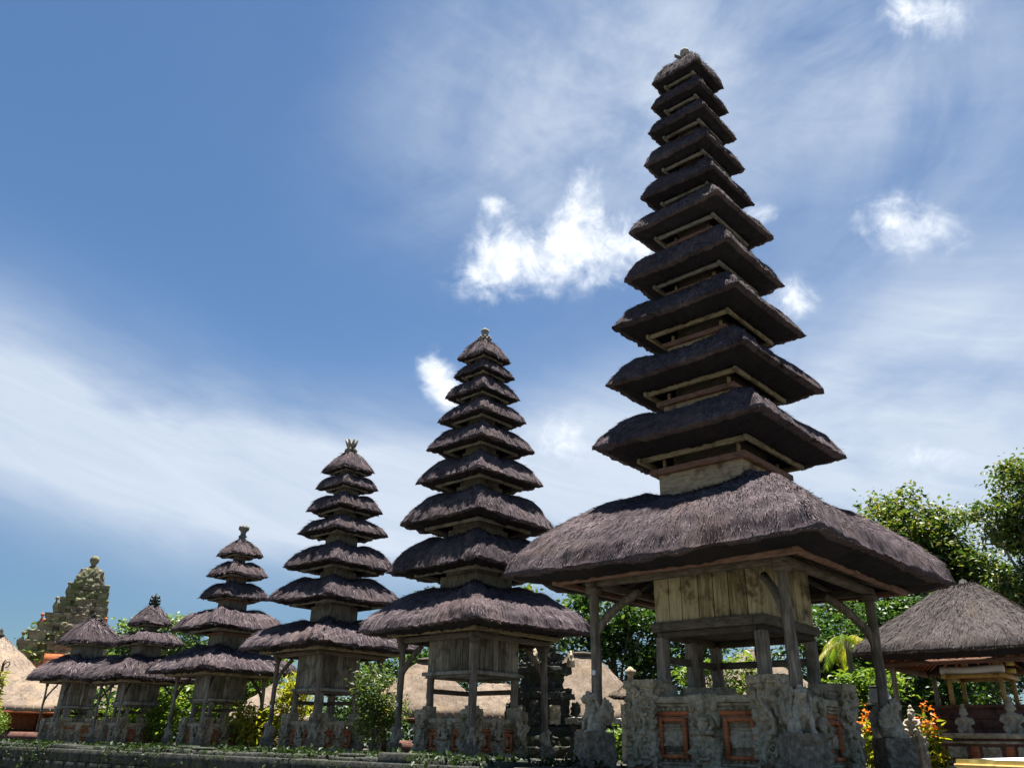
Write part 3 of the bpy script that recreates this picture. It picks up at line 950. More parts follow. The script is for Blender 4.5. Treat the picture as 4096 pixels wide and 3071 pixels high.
def pedestal(root, spec, k):
    w, zt = spec['ped'][0] * k, spec['ped'][1] * k + EYE
    zb = spec['ped'][2] * k + EYE      # top of the corner blocks
    sd = spec['seed']; res = spec['res']
    core = MB()
    core.box((0, 0, (zt - .06) / 2), (2 * w - .10, 2 * w - .10, zt - .06))
    ped = core.build('pedestal', M_STONE, root)
    # base course and cornice
    cm = MB()
    for s in (-1, 1):
        for (z0, z1, o) in ((zt - .11, zt, .03), (zt - .16, zt - .113, -.01), (.0, .07, .04), (.073, .12, .01)):
            cm.box((0, s * (w + o - .06), (z0 + z1) / 2), (2 * (w + o), .12, z1 - z0)); cm.box((s * (w + o - .06), 0, (z0 + z1) / 2), (.12, 2 * (w + o) - .25, z1 - z0))
    wbevel(cm.build('moulding', M_STONE, ped), .012)
    for s in (-1, 1):
        lp, lq = MB(), MB()
        nn = int(2 * w / .11)
        for q in np.linspace(-w + .1, w - .1, nn):
            for zz in (zt - .20, .145):
                (lp if zz > .2 else lq).ell((q, s * (w - .035), zz), (.045, .03, .03), 6); (lp if zz > .2 else lq).ell((s * (w - .035), q, zz), (.03, .045, .03), 6)
        lp.build('leaf_border', M_STONE, ped, smooth=True); lq.build('leaf_border', M_STONE, ped, smooth=True)
    sb = MB()
    for s in (-1, 1):
        sb.box((0, s * (w - .045), zt - .27), (2 * w - .02, .05, .07)); sb.box((s * (w - .045), 0, zt - .27), (.05, 2 * w - .14, .07))
        sb.box((0, s * (w + .01), -.0), (2 * w + .1, .12, .03)); sb.box((s * (w + .01), 0, -.0), (.12, 2 * w - .15, .03))
    sb.build('brick_band', M_ORANGE, ped)
    # corner blocks, worked all over
    cw = spec['cb'] * k
    for (sx, sy) in [(-1, -1), (1, -1), (1, 1), (-1, 1)]:
        c = MB()
        cc = w - cw / 2 + .12
        c.carved((sx * cc, sy * cc, zb * .5), (cw, cw, zb * .92), res * .85, .10, .085, sd * 5 + sx + 2 * sy, 1.0)
        c.carved((sx * cc, sy * cc, zb - .05), (cw * 1.1, cw * 1.1, .12), res, .10, .02, sd * 5 + 2 + sx + 2 * sy)
        # scrolls standing out from the corner
        lr = np.random.default_rng(sd * 10 + sx * 3 + sy)
        for q in range(34):
            z = lr.uniform(.12, zb - .15); u = lr.uniform(-cw / 2, cw / 2); face = lr.integers(0, 2)
            pc = np.array([sx * (cc + cw / 2 + .02), sy * cc + u, z]) if face else np.array([sx * cc + u, sy * (cc + cw / 2 + .02), z])
            rr = lr.uniform(.04, .10)
            an = np.linspace(0, lr.uniform(4, 6.2), 9) + lr.uniform(0, 6)
            rad = rr * np.linspace(1, .35, 9)
            loc = np.stack([np.zeros(9), np.cos(an) * rad, np.sin(an) * rad], 1) if face else np.stack([np.cos(an) * rad, np.zeros(9), np.sin(an) * rad], 1)
            c.tube(pc + loc, np.linspace(.034, .014, 9), 6)
        # a writhing beast climbing each outer face of the corner
        for face in (0, 1):
            tt = np.linspace(0, 1, 14); zz = .14 + (zb - .30) * tt; uu = .11 * np.sin(tt * 8 + face * 1.7 + sx)
            o1 = np.full(14, cc + cw / 2 + .035)
            pts = np.stack([sx * o1, sy * cc + uu, zz], 1) if face else np.stack([sx * cc + uu, sy * o1, zz], 1)
            c.tube(pts, .052 - .022 * tt, 8)
            c.ell(pts[-1], (.075, .075, .06)); c.ell(pts[5], (.08, .08, .06)); c.ell(pts[9], (.06, .06, .07))
        c.build('carved_corner', M_STONE, ped, smooth=True)
    # each face: a seated figure between framed niches
    for side in range(4):
        a = side * math.pi / 2
        Rz = rot_z(a)

        def tr(mb):
            mb.v = [v @ Rz.T for v in mb.v]
            return mb
        nich = spec['niche']
        for yc in nich:
            nw, z0, z1 = spec['nw'] * k, .17, zt - .33
            fr = MB(); t = .05 * k
            fr.box((w - .015, yc * k - nw / 2 + t / 2, (z0 + z1) / 2), (.10, t, z1 - z0)); fr.box((w - .015, yc * k + nw / 2 - t / 2, (z0 + z1) / 2), (.10, t, z1 - z0))
            fr.box((w - .015, yc * k, z1 - t / 2), (.10, nw - 2 * t - .004, t)); fr.box((w - .015, yc * k, z0 + t / 2), (.10, nw - 2 * t - .004, t))
            f = tr(fr).build('niche_frame', M_ORANGE, ped)
            pn = MB(); iw = nw - 2 * t
            pn.carved((w - .055, yc * k, z0 + (z1 - z0) * .47), (.05, iw * .98, (z1 - z0) * .34), min(res, .02), .07, .02, sd + side)
            pn.box((w - .06, yc * k, z0 + (z1 - z0) * .72), (.04, iw, (z1 - z0) * .05)); pn.box((w - .05, yc * k, z0 + (z1 - z0) * .80), (.05, iw, (z1 - z0) * .05))
            pn.box((w - .065, yc * k, z0 + (z1 - z0) * .24), (.03, iw, (z1 - z0) * .16))
            tr(pn).build('niche_panel', M_STONE, ped, smooth=False)
        fg = MB(); s = spec['fig'] * k
        x0 = w + .06
        fg.carved((w - .02, 0, zt * .23), (.16, .62 * s, zt * .40), res * .85, .085, .06, sd + 40 + side)
        fg.carved((w - .03, 0, zt * .80), (.12, .66 * s, zt * .42), res * .85, .08, .04, sd + 50 + side)
        zb_ = zt * .46
        fg.ell((x0, 0, zb_ + .05 * s), (.12 * s, .24 * s, .07 * s)); fg.ell((x0, 0, zb_ + .20 * s), (.10 * s, .13 * s, .17 * s)); fg.ell((x0 + .02, 0, zb_ + .31 * s), (.09 * s, .16 * s, .09 * s))
        fg.ell((x0 + .02, 0, zb_ + .47 * s), (.09 * s, .085 * s, .105 * s)); fg.ell((x0, 0, zb_ + .59 * s), (.06 * s, .07 * s, .09 * s))
        for q in (-1, 1):
            fg.tube([(x0, q * .16 * s, zb_ + .33 * s), (x0 + .03, q * .24 * s, zb_ + .2 * s), (x0 + .1 * s, q * .17 * s, zb_ + .1 * s)], [.05 * s, .042 * s, .035 * s], 7)
            fg.ell((x0 + .06 * s, q * .17 * s, zb_ + .05 * s), (.08 * s, .10 * s, .055 * s)); fg.ell((x0 - .02, q * .25 * s, zb_ + .55 * s), (.05 * s, .09 * s, .12 * s))
        # grimacing mask low down
        fg.ell((x0, 0, zt * .26), (.09 * s, .17 * s, .14 * s)); fg.ell((x0 + .06 * s, 0, zt * .26), (.05 * s, .045 * s, .05 * s)); fg.ell((x0 + .05 * s, 0, zt * .15), (.06 * s, .13 * s, .035 * s))
        for q in (-1, 1): fg.ell((x0 + .06 * s, q * .075 * s, zt * .32), (.04 * s, .045 * s, .04 * s)); fg.ell((x0, q * .19 * s, zt * .22), (.06 * s, .07 * s, .1 * s))
        tr(fg).build('seated_figure', M_STONE if sd < 3 else M_STONE, ped, smooth=True)


SPECS = [
    dict(seed=1, name='meru_tower', label='tallest dark thatched tower, eleven stacked roofs, nearest and rightmost of the row',
         c=(3.12, 11.59), plank=M_PLANK, f1=.776, f2=.648, fdz=.21, flange=True, finial='bud', fs=.85,
         tiers=[(2.278, 2.148, 3.40, .665), (1.353, 4.023, 4.62, .57), (1.194, 5.077, 5.62, .485), (1.102, 6.057, 6.62, .41), (.935, 6.949, 7.52, .37), (.857, 7.871, 8.36, .31),
                (.701, 8.565, 9.06, .25), (.632, 9.272, 9.74, .235), (.572, 9.971, 10.36, .22), (.506, 10.563, 10.95, .2), (.473, 11.129, 11.72, 0)],
         box=(.78, 1.54, 2.5), boards=7, sill=.83, sillh=.11, stilt=.72, stiltz=.76, stiltr=.068, post=(1.37, .34, 1.96), postr=.066,
         ped=(1.0, .60, .80), cb=.42, niche=(-.46, .46), nw=.40, fig=.62, res=.026),
    dict(seed=2, name='meru_tower', label='dark thatched tower of nine stacked roofs, second from the right in the row',
         c=(-.65, 16.97), plank=M_PLANK_GREY, f1=.72, f2=.67, fdz=.10, finial='pot', fs=1.0,
         tiers=[(1.669, 2.021, 2.93, .52), (1.316, 3.18, 3.94, .44), (1.152, 4.137, 4.87, .35), (.973, 5.069, 5.66, .28), (.835, 5.825, 6.33, .24), (.698, 6.48, 6.93, .22), (.594, 7.049, 7.48, .19), (.498, 7.575, 7.9, .17), (.441, 7.99, 8.55, 0)],
         box=(.63, 1.25, 2.3), boards=7, sill=.708, sillh=.06, stilt=.575, stiltz=.64, stiltr=.055, post=(.99, .10, 1.74), postr=.06,
         ped=(.66, .43, .57), cb=.26, niche=(-.30, .30), nw=.24, fig=.5, res=.035),
    dict(seed=3, name='meru_tower', label='dark thatched tower of seven roofs with a splayed crown finial, third from the right',
         c=(-4.5, 21.95), plank=M_PLANK_GREY, f1=.752, f2=.66, fdz=.11, finial='crown', fs=1.15,
         tiers=[(1.657, 2.12, 2.85, .43), (1.243, 3.284, 3.93, .335), (1.053, 4.168, 4.8, .305), (.87, 5.078, 5.53, .24), (.732, 5.702, 6.17, .24), (.605, 6.349, 6.72, .2), (.53, 6.833, 7.44, 0)],
         box=(.56, 1.17, 2.3), boards=6, sill=.631, sillh=.06, stilt=.52, stiltz=.62, stiltr=.055, post=(.91, .20, 1.86), postr=.055,
         ped=(.62, .43, .58), cb=.25, niche=(-.26, .26), nw=.24, fig=.45, res=.045),
    dict(seed=4, name='meru_tower', label='dark thatched tower of five roofs under a vase finial, fourth from the right',
         c=(-8.46, 25.91), plank=M_PLANK_GREY, f1=.747, f2=.68, fdz=.10, finial='vase', fs=1.15,
         tiers=[(1.578, 1.79, 2.56, .40), (1.244, 2.993, 3.63, .315), (.789, 3.942, 4.42, .22), (.69, 4.62, 5.08, .14), (.516, 5.263, 5.77, 0)],
         box=(.54, 1.05, 2.0), boards=6, sill=.60, sillh=.06, stilt=.48, stiltz=.56, stiltr=.05, post=(.9, .10, 1.6), postr=.05,
         ped=(.60, .40, .54), cb=.24, niche=(-.24, .24), nw=.2, fig=.42, res=.05),
    dict(seed=5, name='meru_tower', label='small dark thatched tower of three roofs with a leafy pointed finial, fifth from the right',
         c=(-12.21, 29.14), plank=M_PLANK_GREY, f1=.74, f2=.68, fdz=.08, finial='flame', fs=1.1,
         tiers=[(1.45, 1.738, 2.53, .35), (.875, 2.882, 3.3, .17), (.528, 3.5, 4.18, 0)],
         box=(.494, 1.05, 2.0), boards=6, sill=.56, sillh=.09, stilt=.44, stiltz=.6, stiltr=.045, post=(.86, .10, 1.56), postr=.04,
         ped=(.60, .42, .56), cb=.22, niche=(-.22, .22), nw=.2, fig=.4, res=.06),
    dict(seed=6, name='meru_tower', label='low dark thatched tower of two broad roofs, last and leftmost of the row',
         c=(-15.74, 32.33), plank=M_PLANK_GREY, f1=.74, f2=.72, fdz=.08, finial='flame', fs=.6,
         tiers=[(1.374, 1.892, 2.75, .42), (.878, 3.138, 4.12, 0)],
         box=(.465, .98, 2.1), boards=7, sill=.53, sillh=.06, stilt=.40, stiltz=.6, stiltr=.10, post=(.82, .10, 1.7), postr=.035,
         ped=(.66, .45, .56), cb=.22, niche=(0.3,), nw=.4, fig=.3, res=.06),
]
for sp in SPECS: tower(sp)

# ------------------------------------------------------------------ guardian lions at the feet of the posts
ORD = ['eleven', 'nine', 'seven', 'five', 'three', 'two']
CORN = {(-1, 1): 'left', (-1, -1): 'front', (1, -1): 'right'}
lion = None
for i, sp in enumerate(SPECS):
    for (sx, sy), nm in CORN.items():
        if i == 5 and nm != 'front': continue
        lab = {0: {'left': 'pale winged lion in side view under the left post of the eleven-roofed tower',
                   'front': 'pale winged lion facing front with raised wings, under the front post of the eleven-roofed tower',
                   'right': 'grey winged lion under the leaning right post, beside the orange flowers'}[nm]}.get(
            i, 'small mossy winged lion under the %s post of the %s-roofed tower' % (nm, ORD[i]))
        if lion is None:
            lion = make_lion(lab, 'winged lions carrying the tower posts'); o = lion
        else:
            o = copy_tree(lion); o['label'] = lab
        pw = sp['post'][0] * K
        p = W2((sp['c'][0] * K, sp['c'][1] * K), sx * (pw + .03), sy * (pw + .03))
        s = (sp['post'][1] * K + EYE + .14) / 1.15 if i == 0 else (sp['post'][1] * K + EYE + .16) / 1.15
        if i == 0: s = 0.93
        o.location = (p[0], p[1], 0)
        o.scale = (s, s, s)
        o.rotation_euler = (0, 0, ANG + math.atan2(sy, sx) + (0.35 if nm == 'left' else 0))

# ------------------------------------------------------------------ ground
def struct(o):
    o['kind'] = 'structure'
    return o


gm = MB()
n = 60
ang = np.linspace(0, 2 * np.pi, n, endpoint=False)
rad = np.array([0.0, 6, 12, 25, 50, 100, 250, 700, 1500])
P = np.stack([np.outer(rad, np.cos(ang)), np.outer(rad, np.sin(ang)), np.full((len(rad), n), -1.27)], -1)
gm.grid(P, wrap=True)
struct(gm.build('ground', M_GRASS))
# the temple court stands higher: a platform with a stone edge along the row
ct = MB()
e0 = W2((3.12 * K, 11.59 * K), -3.3, -9.0); e1 = W2((3.12 * K, 11.59 * K), -3.3, 60.0)
e2 = e1 + VV * 70; e3 = e0 + VV * 70
for zz0, zz1 in ((-1.4, -0.004),):
    v = [(*e0, zz0), (*e3, zz0), (*e2, zz0), (*e1, zz0), (*e0, zz1), (*e3, zz1), (*e2, zz1), (*e1, zz1)]
    ct.add(v, [(0, 3, 2, 1), (4, 5, 6, 7), (0, 1, 5, 4), (1, 2, 6, 5), (2, 3, 7, 6), (3, 0, 4, 7)])
struct(ct.build('court_ground', M_EARTH))

# kerb of single mossy blocks along the row, a low wall in front of the smaller towers
kb = MB(); lr = np.random.default_rng(3)
for row, (off, h0, h1, dep) in enumerate(((-1.75, 0.0, .085, .45), (-2.15, 0.0, .04, .4))):
    y = 3.0
    while y < 48:
        L = lr.uniform(.45, .9)
        p = W2((3.12 * K, 11.59 * K), off + lr.normal(0, .02), y + L / 2)
        hh = h1 + lr.normal(0, .018)
        kb.box((p[0], p[1], hh / 2 - .02), (dep, L - .02, hh + .04), rz=ANG + lr.normal(0, .02))
        y += L
kerb = kb.build('stone_kerb', M_DARKSTONE); wbevel(kerb, .025)
tag(kerb, 'long low kerb of dark mossy stone blocks in front of the smaller towers', 'kerb')


pm = MB()
y = 2.4
while y < 50:
    L = lr.uniform(.5, 1.1)
    p = W2((3.12 * K, 11.59 * K), -3.1 + lr.normal(0, .03), y + L / 2)
    hh = .04 + abs(lr.normal(0, .035))
    pm.carved((p[0], p[1], hh / 2 - .1), (.5, L * .97, hh + .2), .09, .22, .02, int(y * 3)) if False else pm.box((p[0], p[1], hh / 2 - .1), (.5, L - .01, hh + .2), rz=ANG + lr.normal(0, .03))
    if lr.random() < .12:
        pm.box((p[0], p[1], hh + .03), (.42, L * .6, .07), rz=ANG + lr.normal(0, .1))
    y += L
par = pm.build('mossy_parapet', M_DARKSTONE); wbevel(par, .03)
rw = MB(); y = -8.9; lr = np.random.default_rng(8)
for row in range(4):
    y = -8.9 - .3 * (row % 2)
    while y < 55:
        L = lr.uniform(.5, .95)
        p = W2((3.12 * K, 11.59 * K), -3.40 + lr.normal(0, .012), y + L / 2)
        rw.box((p[0], p[1], -.165 - .31 * row), (.2, L - .008, .306), rz=ANG); y += L
rwo = rw.build('retaining_wall', M_DARKSTONE); wbevel(rwo, .02)
tag(rwo, 'dark mossy retaining wall under the parapet along the edge of the temple court', 'wall')
tag(par, 'dark mossy parapet of rough blocks along the bottom left, nearer than the low kerb', 'parapet')


# ------------------------------------------------------------------ vegetation
def leaf_cloud(mb, C, size, nr, flat=0.5, droop=0.0, long=1.9):
    """a leaf (two triangles folded at the rib) at every point of C"""
    n = len(C)
    d = nr.normal(0, 1, (n, 3)); d[:, 2] = d[:, 2] * flat - droop; d /= np.linalg.norm(d, axis=1)[:, None]
    up = nr.normal(0, .6, (n, 3)) + np.array([0, 0, 1.0])
    s = np.cross(d, up); s /= np.linalg.norm(s, axis=1)[:, None] + 1e-9
    nn = np.cross(s, d)
    L = size * nr.uniform(.6, 1.35, n)[:, None]; Wd = L / long * .5
    a = C; b = C + d * L
    m1 = C + d * L * .45 + s * Wd + nn * L * .12; m2 = C + d * L * .45 - s * Wd + nn * L * .12
    V = np.stack([a, m1, b, m2], 1).reshape(-1, 3)
    i = np.arange(n) * 4
    mb.add(V, np.concatenate([np.stack([i, i + 1, i + 2], 1), np.stack([i, i + 2, i + 3], 1)]))


def crown_points(blobs, nclump, per, spread, nr, gap=0.35):
    cl = []
    vol = np.array([b[1][0] * b[1][1] * b[1][2] for b in blobs]) ** 0.8; vol /= vol.sum()
    for (c, r), f in zip(blobs, vol):
        k = max(3, int(nclump * f))
        d = nr.normal(0, 1, (k, 3)); d /= np.linalg.norm(d, axis=1)[:, None]
        rr = nr.uniform(gap, 1.0, k) ** 0.6
        cl.append(np.array(c) + d * np.array(r) * rr[:, None])
    cl = np.concatenate(cl)
    sz = nr.uniform(.5, 1.4, len(cl))
    C = np.repeat(cl, per, 0) + nr.normal(0, 1, (len(cl) * per, 3)) * np.array([1, 1, .6]) * spread * np.repeat(sz, per)[:, None]
    return cl, C


def tree(name, label, base, blobs, nclump, per, spread, leaf, mat, bark, trunk_r, seed, cat='tree', group=None, droop=0.0, flat=.5, long=1.9, limb=26):
    nr = np.random.default_rng(seed)
    root = thing(name, label, cat, base, 0, group)
    b = np.array(base, float)
    blobs = [(np.array(c, float) - b, np.array(r, float)) for c, r in blobs]
    nclump = int(nclump * 1.7); leaf *= .78; spread *= .9
    cl, C = crown_points(blobs, nclump, per, spread, nr)
    mb = MB(); leaf_cloud(mb, C, leaf, nr, flat, droop, long)
    mb.build('crown', mat, root)
    tm = MB()
    zmin = min(c[2] - r[2] * .4 for c, r in blobs)
    top = np.mean([c for c, r in blobs], 0)
    fork = np.array([top[0] * .5, top[1] * .5, max(zmin, .35 * top[2])])
    zz = np.linspace(0, 1, 7)
    tm.tube(np.stack([fork[0] * zz + nr.normal(0, .03, 7) * trunk_r * 4, fork[1] * zz + nr.normal(0, .03, 7) * trunk_r * 4, fork[2] * zz - .15], 1), trunk_r * (1.25 - .45 * zz), 9, jitter=.08)
    for q in nr.choice(len(cl), min(limb, len(cl)), replace=False):
        e = cl[q]; mid = fork + (e - fork) * .5 + nr.normal(0, .12, 3) * np.linalg.norm(e - fork) * .5
        r0 = trunk_r * nr.uniform(.35, .6)
        tm.tube([fork - np.array([0, 0, .25]), (fork + mid) / 2, mid, e], [r0, r0 * .7, r0 * .45, r0 * .12], 6)
    tm.build('trunk', bark, root, smooth=True)
    return root


TG = 'leafy trees behind the temple court'
# right: dense tree rising behind the grey pavilion
tree('leafy_tree', 'dense green tree with brownish tip leaves rising behind the grey thatched pavilion', (17.6, 36.3, 0),
     [((17.6, 36, 9.2), (2.0, 2.0, 1.6)), ((16.4, 36.2, 8.4), (1.5, 1.6, 1.2)), ((18.9, 35.8, 8.2), (1.4, 1.5, 1.5)), ((17.6, 36.2, 10.7), (.9, .9, .9)), ((17.2, 36, 6.3), (2.8, 2.0, 2.2)), ((19.3, 35.2, 7.4), (1.6, 1.6, 1.4)), ((18.4, 35.6, 9.0), (1.5, 1.5, 1.3)), ((19.5, 35, 6.0), (2.4, 2.0, 1.8)), ((15.5, 36.8, 5.0), (2.2, 1.8, 2.0)), ((17.5, 36, 3.4), (4.0, 2.0, 2.0))],
     420, 60, .42, .32, M_LEAF_MID, M_BARK, .32, 21, group=TG)
tree('leafy_tree', 'feathery tree with drooping sprays entering at the right edge', (19.6, 29.5, 0),
     [((19.4, 28.8, 9.2), (1.6, 1.6, 1.2)), ((19.6, 29, 7.4), (1.5, 1.8, 1.5)), ((17.5, 29.0, 8.3), (1.2, 1.0, .35)), ((17.9, 28.8, 7.6), (.8, .8, .5)), ((19.2, 29, 5.6), (2.0, 1.8, 1.1)), ((18.6, 28.6, 9.9), (.7, .7, .35)), ((18.9, 29, 3.8), (2.4, 1.6, 1.6))],
     330, 56, .30, .24, M_LEAF_MID, M_BARK, .25, 22, group=TG, droop=.5)
# dark glossy tree left of the big tower
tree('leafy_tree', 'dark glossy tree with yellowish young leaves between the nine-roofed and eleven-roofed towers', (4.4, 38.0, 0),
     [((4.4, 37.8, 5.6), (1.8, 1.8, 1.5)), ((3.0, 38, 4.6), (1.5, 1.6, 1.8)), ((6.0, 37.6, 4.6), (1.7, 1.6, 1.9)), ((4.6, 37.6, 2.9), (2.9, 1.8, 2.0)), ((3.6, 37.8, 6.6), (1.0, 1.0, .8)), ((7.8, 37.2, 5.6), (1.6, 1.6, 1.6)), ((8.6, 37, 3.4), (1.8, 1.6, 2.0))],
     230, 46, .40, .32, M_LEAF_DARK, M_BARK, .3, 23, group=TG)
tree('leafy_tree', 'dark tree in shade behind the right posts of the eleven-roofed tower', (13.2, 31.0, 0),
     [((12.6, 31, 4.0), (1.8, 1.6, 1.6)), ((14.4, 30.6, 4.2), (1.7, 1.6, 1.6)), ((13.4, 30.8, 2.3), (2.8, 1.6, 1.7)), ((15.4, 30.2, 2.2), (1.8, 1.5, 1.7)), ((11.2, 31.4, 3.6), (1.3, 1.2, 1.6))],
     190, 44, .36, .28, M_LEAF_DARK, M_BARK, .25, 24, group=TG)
tree('leafy_tree', 'yellow-green tree top showing on both sides of the nine-roofed tower neck', (-1.0, 46, 0),
     [((-3.3, 46, 7.1), (1.3, 1.3, 1.2)), ((1.0, 46, 7.0), (1.3, 1.3, 1.3)), ((-1.2, 46, 6.4), (2.6, 1.8, 1.8)), ((2.0, 45.6, 5.6), (1.3, 1.4, 1.5)), ((-.6, 46, 4.2), (3.5, 2.0, 2.0))],
     170, 40, .45, .36, M_LEAF_MID, M_BARK, .3, 25, group=TG)
tree('leafy_tree', 'pale flat-topped tree far behind the three-roofed tower', (-34.2, 84, 0),
     [((-36.2, 83.4, 9.8), (2.2, 2.0, .9)), ((-31.8, 84, 10.4), (2.4, 2.0, .9)), ((-34.2, 84, 8.2), (4.6, 2.4, 1.4)), ((-30.2, 84.6, 7.8), (2.6, 2.0, 1.2)), ((-37.8, 83, 7.8), (1.6, 1.8, 1.2))],
     130, 36, .6, .6, M_LEAF_FAR, M_BARK, .4, 26, group=TG)
tree('leafy_tree', 'mid-green bushy tree seen through the posts left of the seven-roofed tower', (-13.0, 44.0, 0),
     [((-13.6, 44, 2.6), (1.6, 1.5, 1.5)), ((-12.2, 44, 2.8), (1.5, 1.5, 1.6)), ((-12.9, 44, 1.4), (2.6, 1.5, 1.3))],
     100, 40, .34, .34, M_LEAF_BRIGHT, M_BARK, .2, 27, group=TG)
tree('leafy_tree', 'green tree behind the five-roofed tower chamber', (-17.6, 47.0, 0),
     [((-17.8, 47, 2.4), (2.0, 1.5, 1.8)), ((-16.2, 47, 2.0), (1.7, 1.5, 1.5)), ((-19.2, 47, 1.6), (1.6, 1.5, 1.4))],
     100, 38, .36, .36, M_LEAF_BRIGHT, M_BARK, .2, 28, group=TG)
tree('leafy_tree', 'dark tree mass low behind the nine-roofed tower chamber', (-3.4, 40.0, 0),
     [((-4.8, 40, 3.2), (1.8, 1.5, 1.6)), ((-3.0, 40, 3.2), (1.9, 1.5, 1.5)), ((-6.4, 40, 2.3), (1.6, 1.5, 1.9))],
     110, 42, .36, .3, M_LEAF_DARK, M_BARK, .2, 29, group=TG)
SG = 'shrubs between the towers'
tree('leafy_shrub', 'tall loose shrub of pointed leaves between the seven-roofed and nine-roofed towers', (-3.9, 25.9, 0),
     [((-3.9, 25.9, 1.85), (.55, .5, .6)), ((-3.85, 25.9, .85), (.6, .5, .6)), ((-3.4, 25.8, 1.2), (.42, .45, .55))],
     80, 26, .16, .17, M_LEAF_MID, M_BARK, .05, 31, 'shrub', SG, .25, .6, 2.6, 16)
tree('leafy_shrub', 'yellow-green broad-leaved shrub between the five-roofed and seven-roofed towers', (-9.1, 34.0, 0),
     [((-9.6, 34, 1.0), (.9, .6, .7)), ((-8.4, 34, 1.35), (.7, .6, .9)), ((-8.0, 34, 2.0), (.6, .5, .6)), ((-9.0, 34, .5), (1.3, .6, .5))],
     70, 20, .22, .40, M_LEAF_YELLOW, M_BARK, .05, 32, 'shrub', SG, .1, .9, 3.6, 14)
tree('leafy_shrub', 'bright green shrub between the three-roofed and five-roofed towers', (-14.8, 38.4, 0),
     [((-14.8, 38.4, .9), (.8, .6, .8)), ((-14.2, 38.3, 1.5), (.6, .5, .6))],
     44, 26, .2, .22, M_LEAF_BRIGHT, M_BARK, .05, 33, 'shrub', SG)
tree('leafy_shrub', 'bright green bush behind the right rear corner of the eleven-roofed tower pedestal', (9.4, 24.0, 0),
     [((9.2, 24, 1.75), (.7, .6, .5)), ((10.0, 23.8, 1.95), (.8, .6, .45)), ((9.6, 24, 1.0), (1.1, .6, .6))],
     70, 30, .2, .22, M_LEAF_BRIGHT, M_BARK, .06, 34, 'shrub', SG)
tree('leafy_shrub', 'frangipani with bare pale branches behind the eleven-roofed tower stilts', (5.9, 25.6, 0),
     [((6.2, 25.6, 2.35), (.62, .5, .45)), ((5.4, 25.7, 2.3), (.55, .5, .35)), ((6.9, 25.4, 2.5), (.6, .5, .5)), ((6.4, 25.5, 1.7), (.7, .5, .4))],
     54, 18, .14, .2, M_LEAF_BRIGHT, M_PALEBARK, .07, 35, 'shrub', SG, limb=30)
tree('leafy_shrub', 'round clipped bright shrub at the left edge below the tan roofs', (-14.35, 25.0, 0),
     [((-14.35, 25.0, .62), (.34, .34, .38))], 60, 30, .07, .07, M_LEAF_BRIGHT, M_BARK, .04, 36, 'shrub', SG)
tree('leafy_shrub', 'low ground shrub behind the left lion of the eleven-roofed tower', (3.3, 21.6, 0),
     [((3.3, 21.6, .55), (.6, .4, .5)), ((2.7, 21.8, .35), (.5, .4, .35))], 44, 26, .13, .15, M_LEAF_BRIGHT, M_BARK, .04, 37, 'shrub', SG)

nr = np.random.default_rng(77)
fw = MB(); nfw = 15000
X = nr.uniform(-24, 42, nfw); hmax = 2.1 + .7 * vnoise(np.stack([X * .5, X * 0, X * 0], 1), 3) + .4 * vnoise(np.stack([X * 1.7, X * 0, X * 0], 1), 4)
leaf_cloud(fw, np.stack([X, 52 + nr.normal(0, .7, nfw) - .12 * np.abs(X - 4), hmax * nr.uniform(0, 1, nfw) ** .8], 1), .42, nr, .6)
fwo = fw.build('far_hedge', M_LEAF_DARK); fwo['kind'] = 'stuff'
tag(fwo, 'dark mass of undergrowth behind the tan pavilions', 'undergrowth')

n = 7000
Yg = nr.uniform(1.5, 50, n); off = nr.uniform(-2.9, -1.2, n)
base = np.array([3.12 * K, 11.59 * K]) + off[:, None] * VV + Yg[:, None] * UU
hz = .05 + .14 * np.clip(vnoise(np.stack([Yg * .8, off, off * 0], 1), 12) + .25, 0, 1.2)
gc = MB(); leaf_cloud(gc, np.concatenate([base, (hz * nr.uniform(0, 1, n))[:, None]], 1), .13, nr, .9)
nf2 = 9000
Yg = nr.uniform(1.5, 50, nf2); off = nr.uniform(-3.62, -3.05, nf2); pat = vnoise(np.stack([Yg * .9, off * 0, off * 0], 1), 31)
zz = np.where(off < -3.4, nr.uniform(-.55, .10, nf2), nr.uniform(.04, .15, nf2)); ok = pat + nr.normal(0, .4, nf2) > .12
base = (np.array([3.12 * K, 11.59 * K]) + off[:, None] * VV + Yg[:, None] * UU)[ok]
leaf_cloud(gc, np.concatenate([base, zz[ok][:, None]], 1), .11, nr, .8, .4)
gco = gc.build('ground_cover', M_FERN); gco['kind'] = 'stuff'
tag(gco, 'low dark weeds and ferns growing over the kerb and the parapet', 'weeds')

# orange-flowered canna clumps
def canna(label, x, y, h, wd, n, seed):
    nr = np.random.default_rng(seed)
    root = thing('canna_clump', label, 'flowers', (x, y, 0), 0, 'orange cannas by the right pavilion')
    lv, fl, st = MB(), MB(), MB()
    for i in range(n):
        bx, by = nr.normal(0, wd, 2); hh = h * nr.uniform(.55, 1.05)
        st.tube([(bx, by, 0), (bx * 1.1, by * 1.1, hh)], [.012, .006], 5)
        k = 15
        C = np.stack([np.full(k, bx), np.full(k, by), np.linspace(.1, hh * .8, k)], 1) + nr.normal(0, .03, (k, 3))
        leaf_cloud(lv, C, .24, nr, .9, 0, 3.2)
        C = np.array([bx * 1.1, by * 1.1, hh]) + nr.normal(0, .06, (9, 3))
        leaf_cloud(fl, C, .075, nr, .8, 0, 1.4)
    lv.build('leaves', M_LEAF_YELLOW, root); fl.build('blossoms', M_FLOWER, root); st.build('stems', M_LEAF_BRIGHT, root)


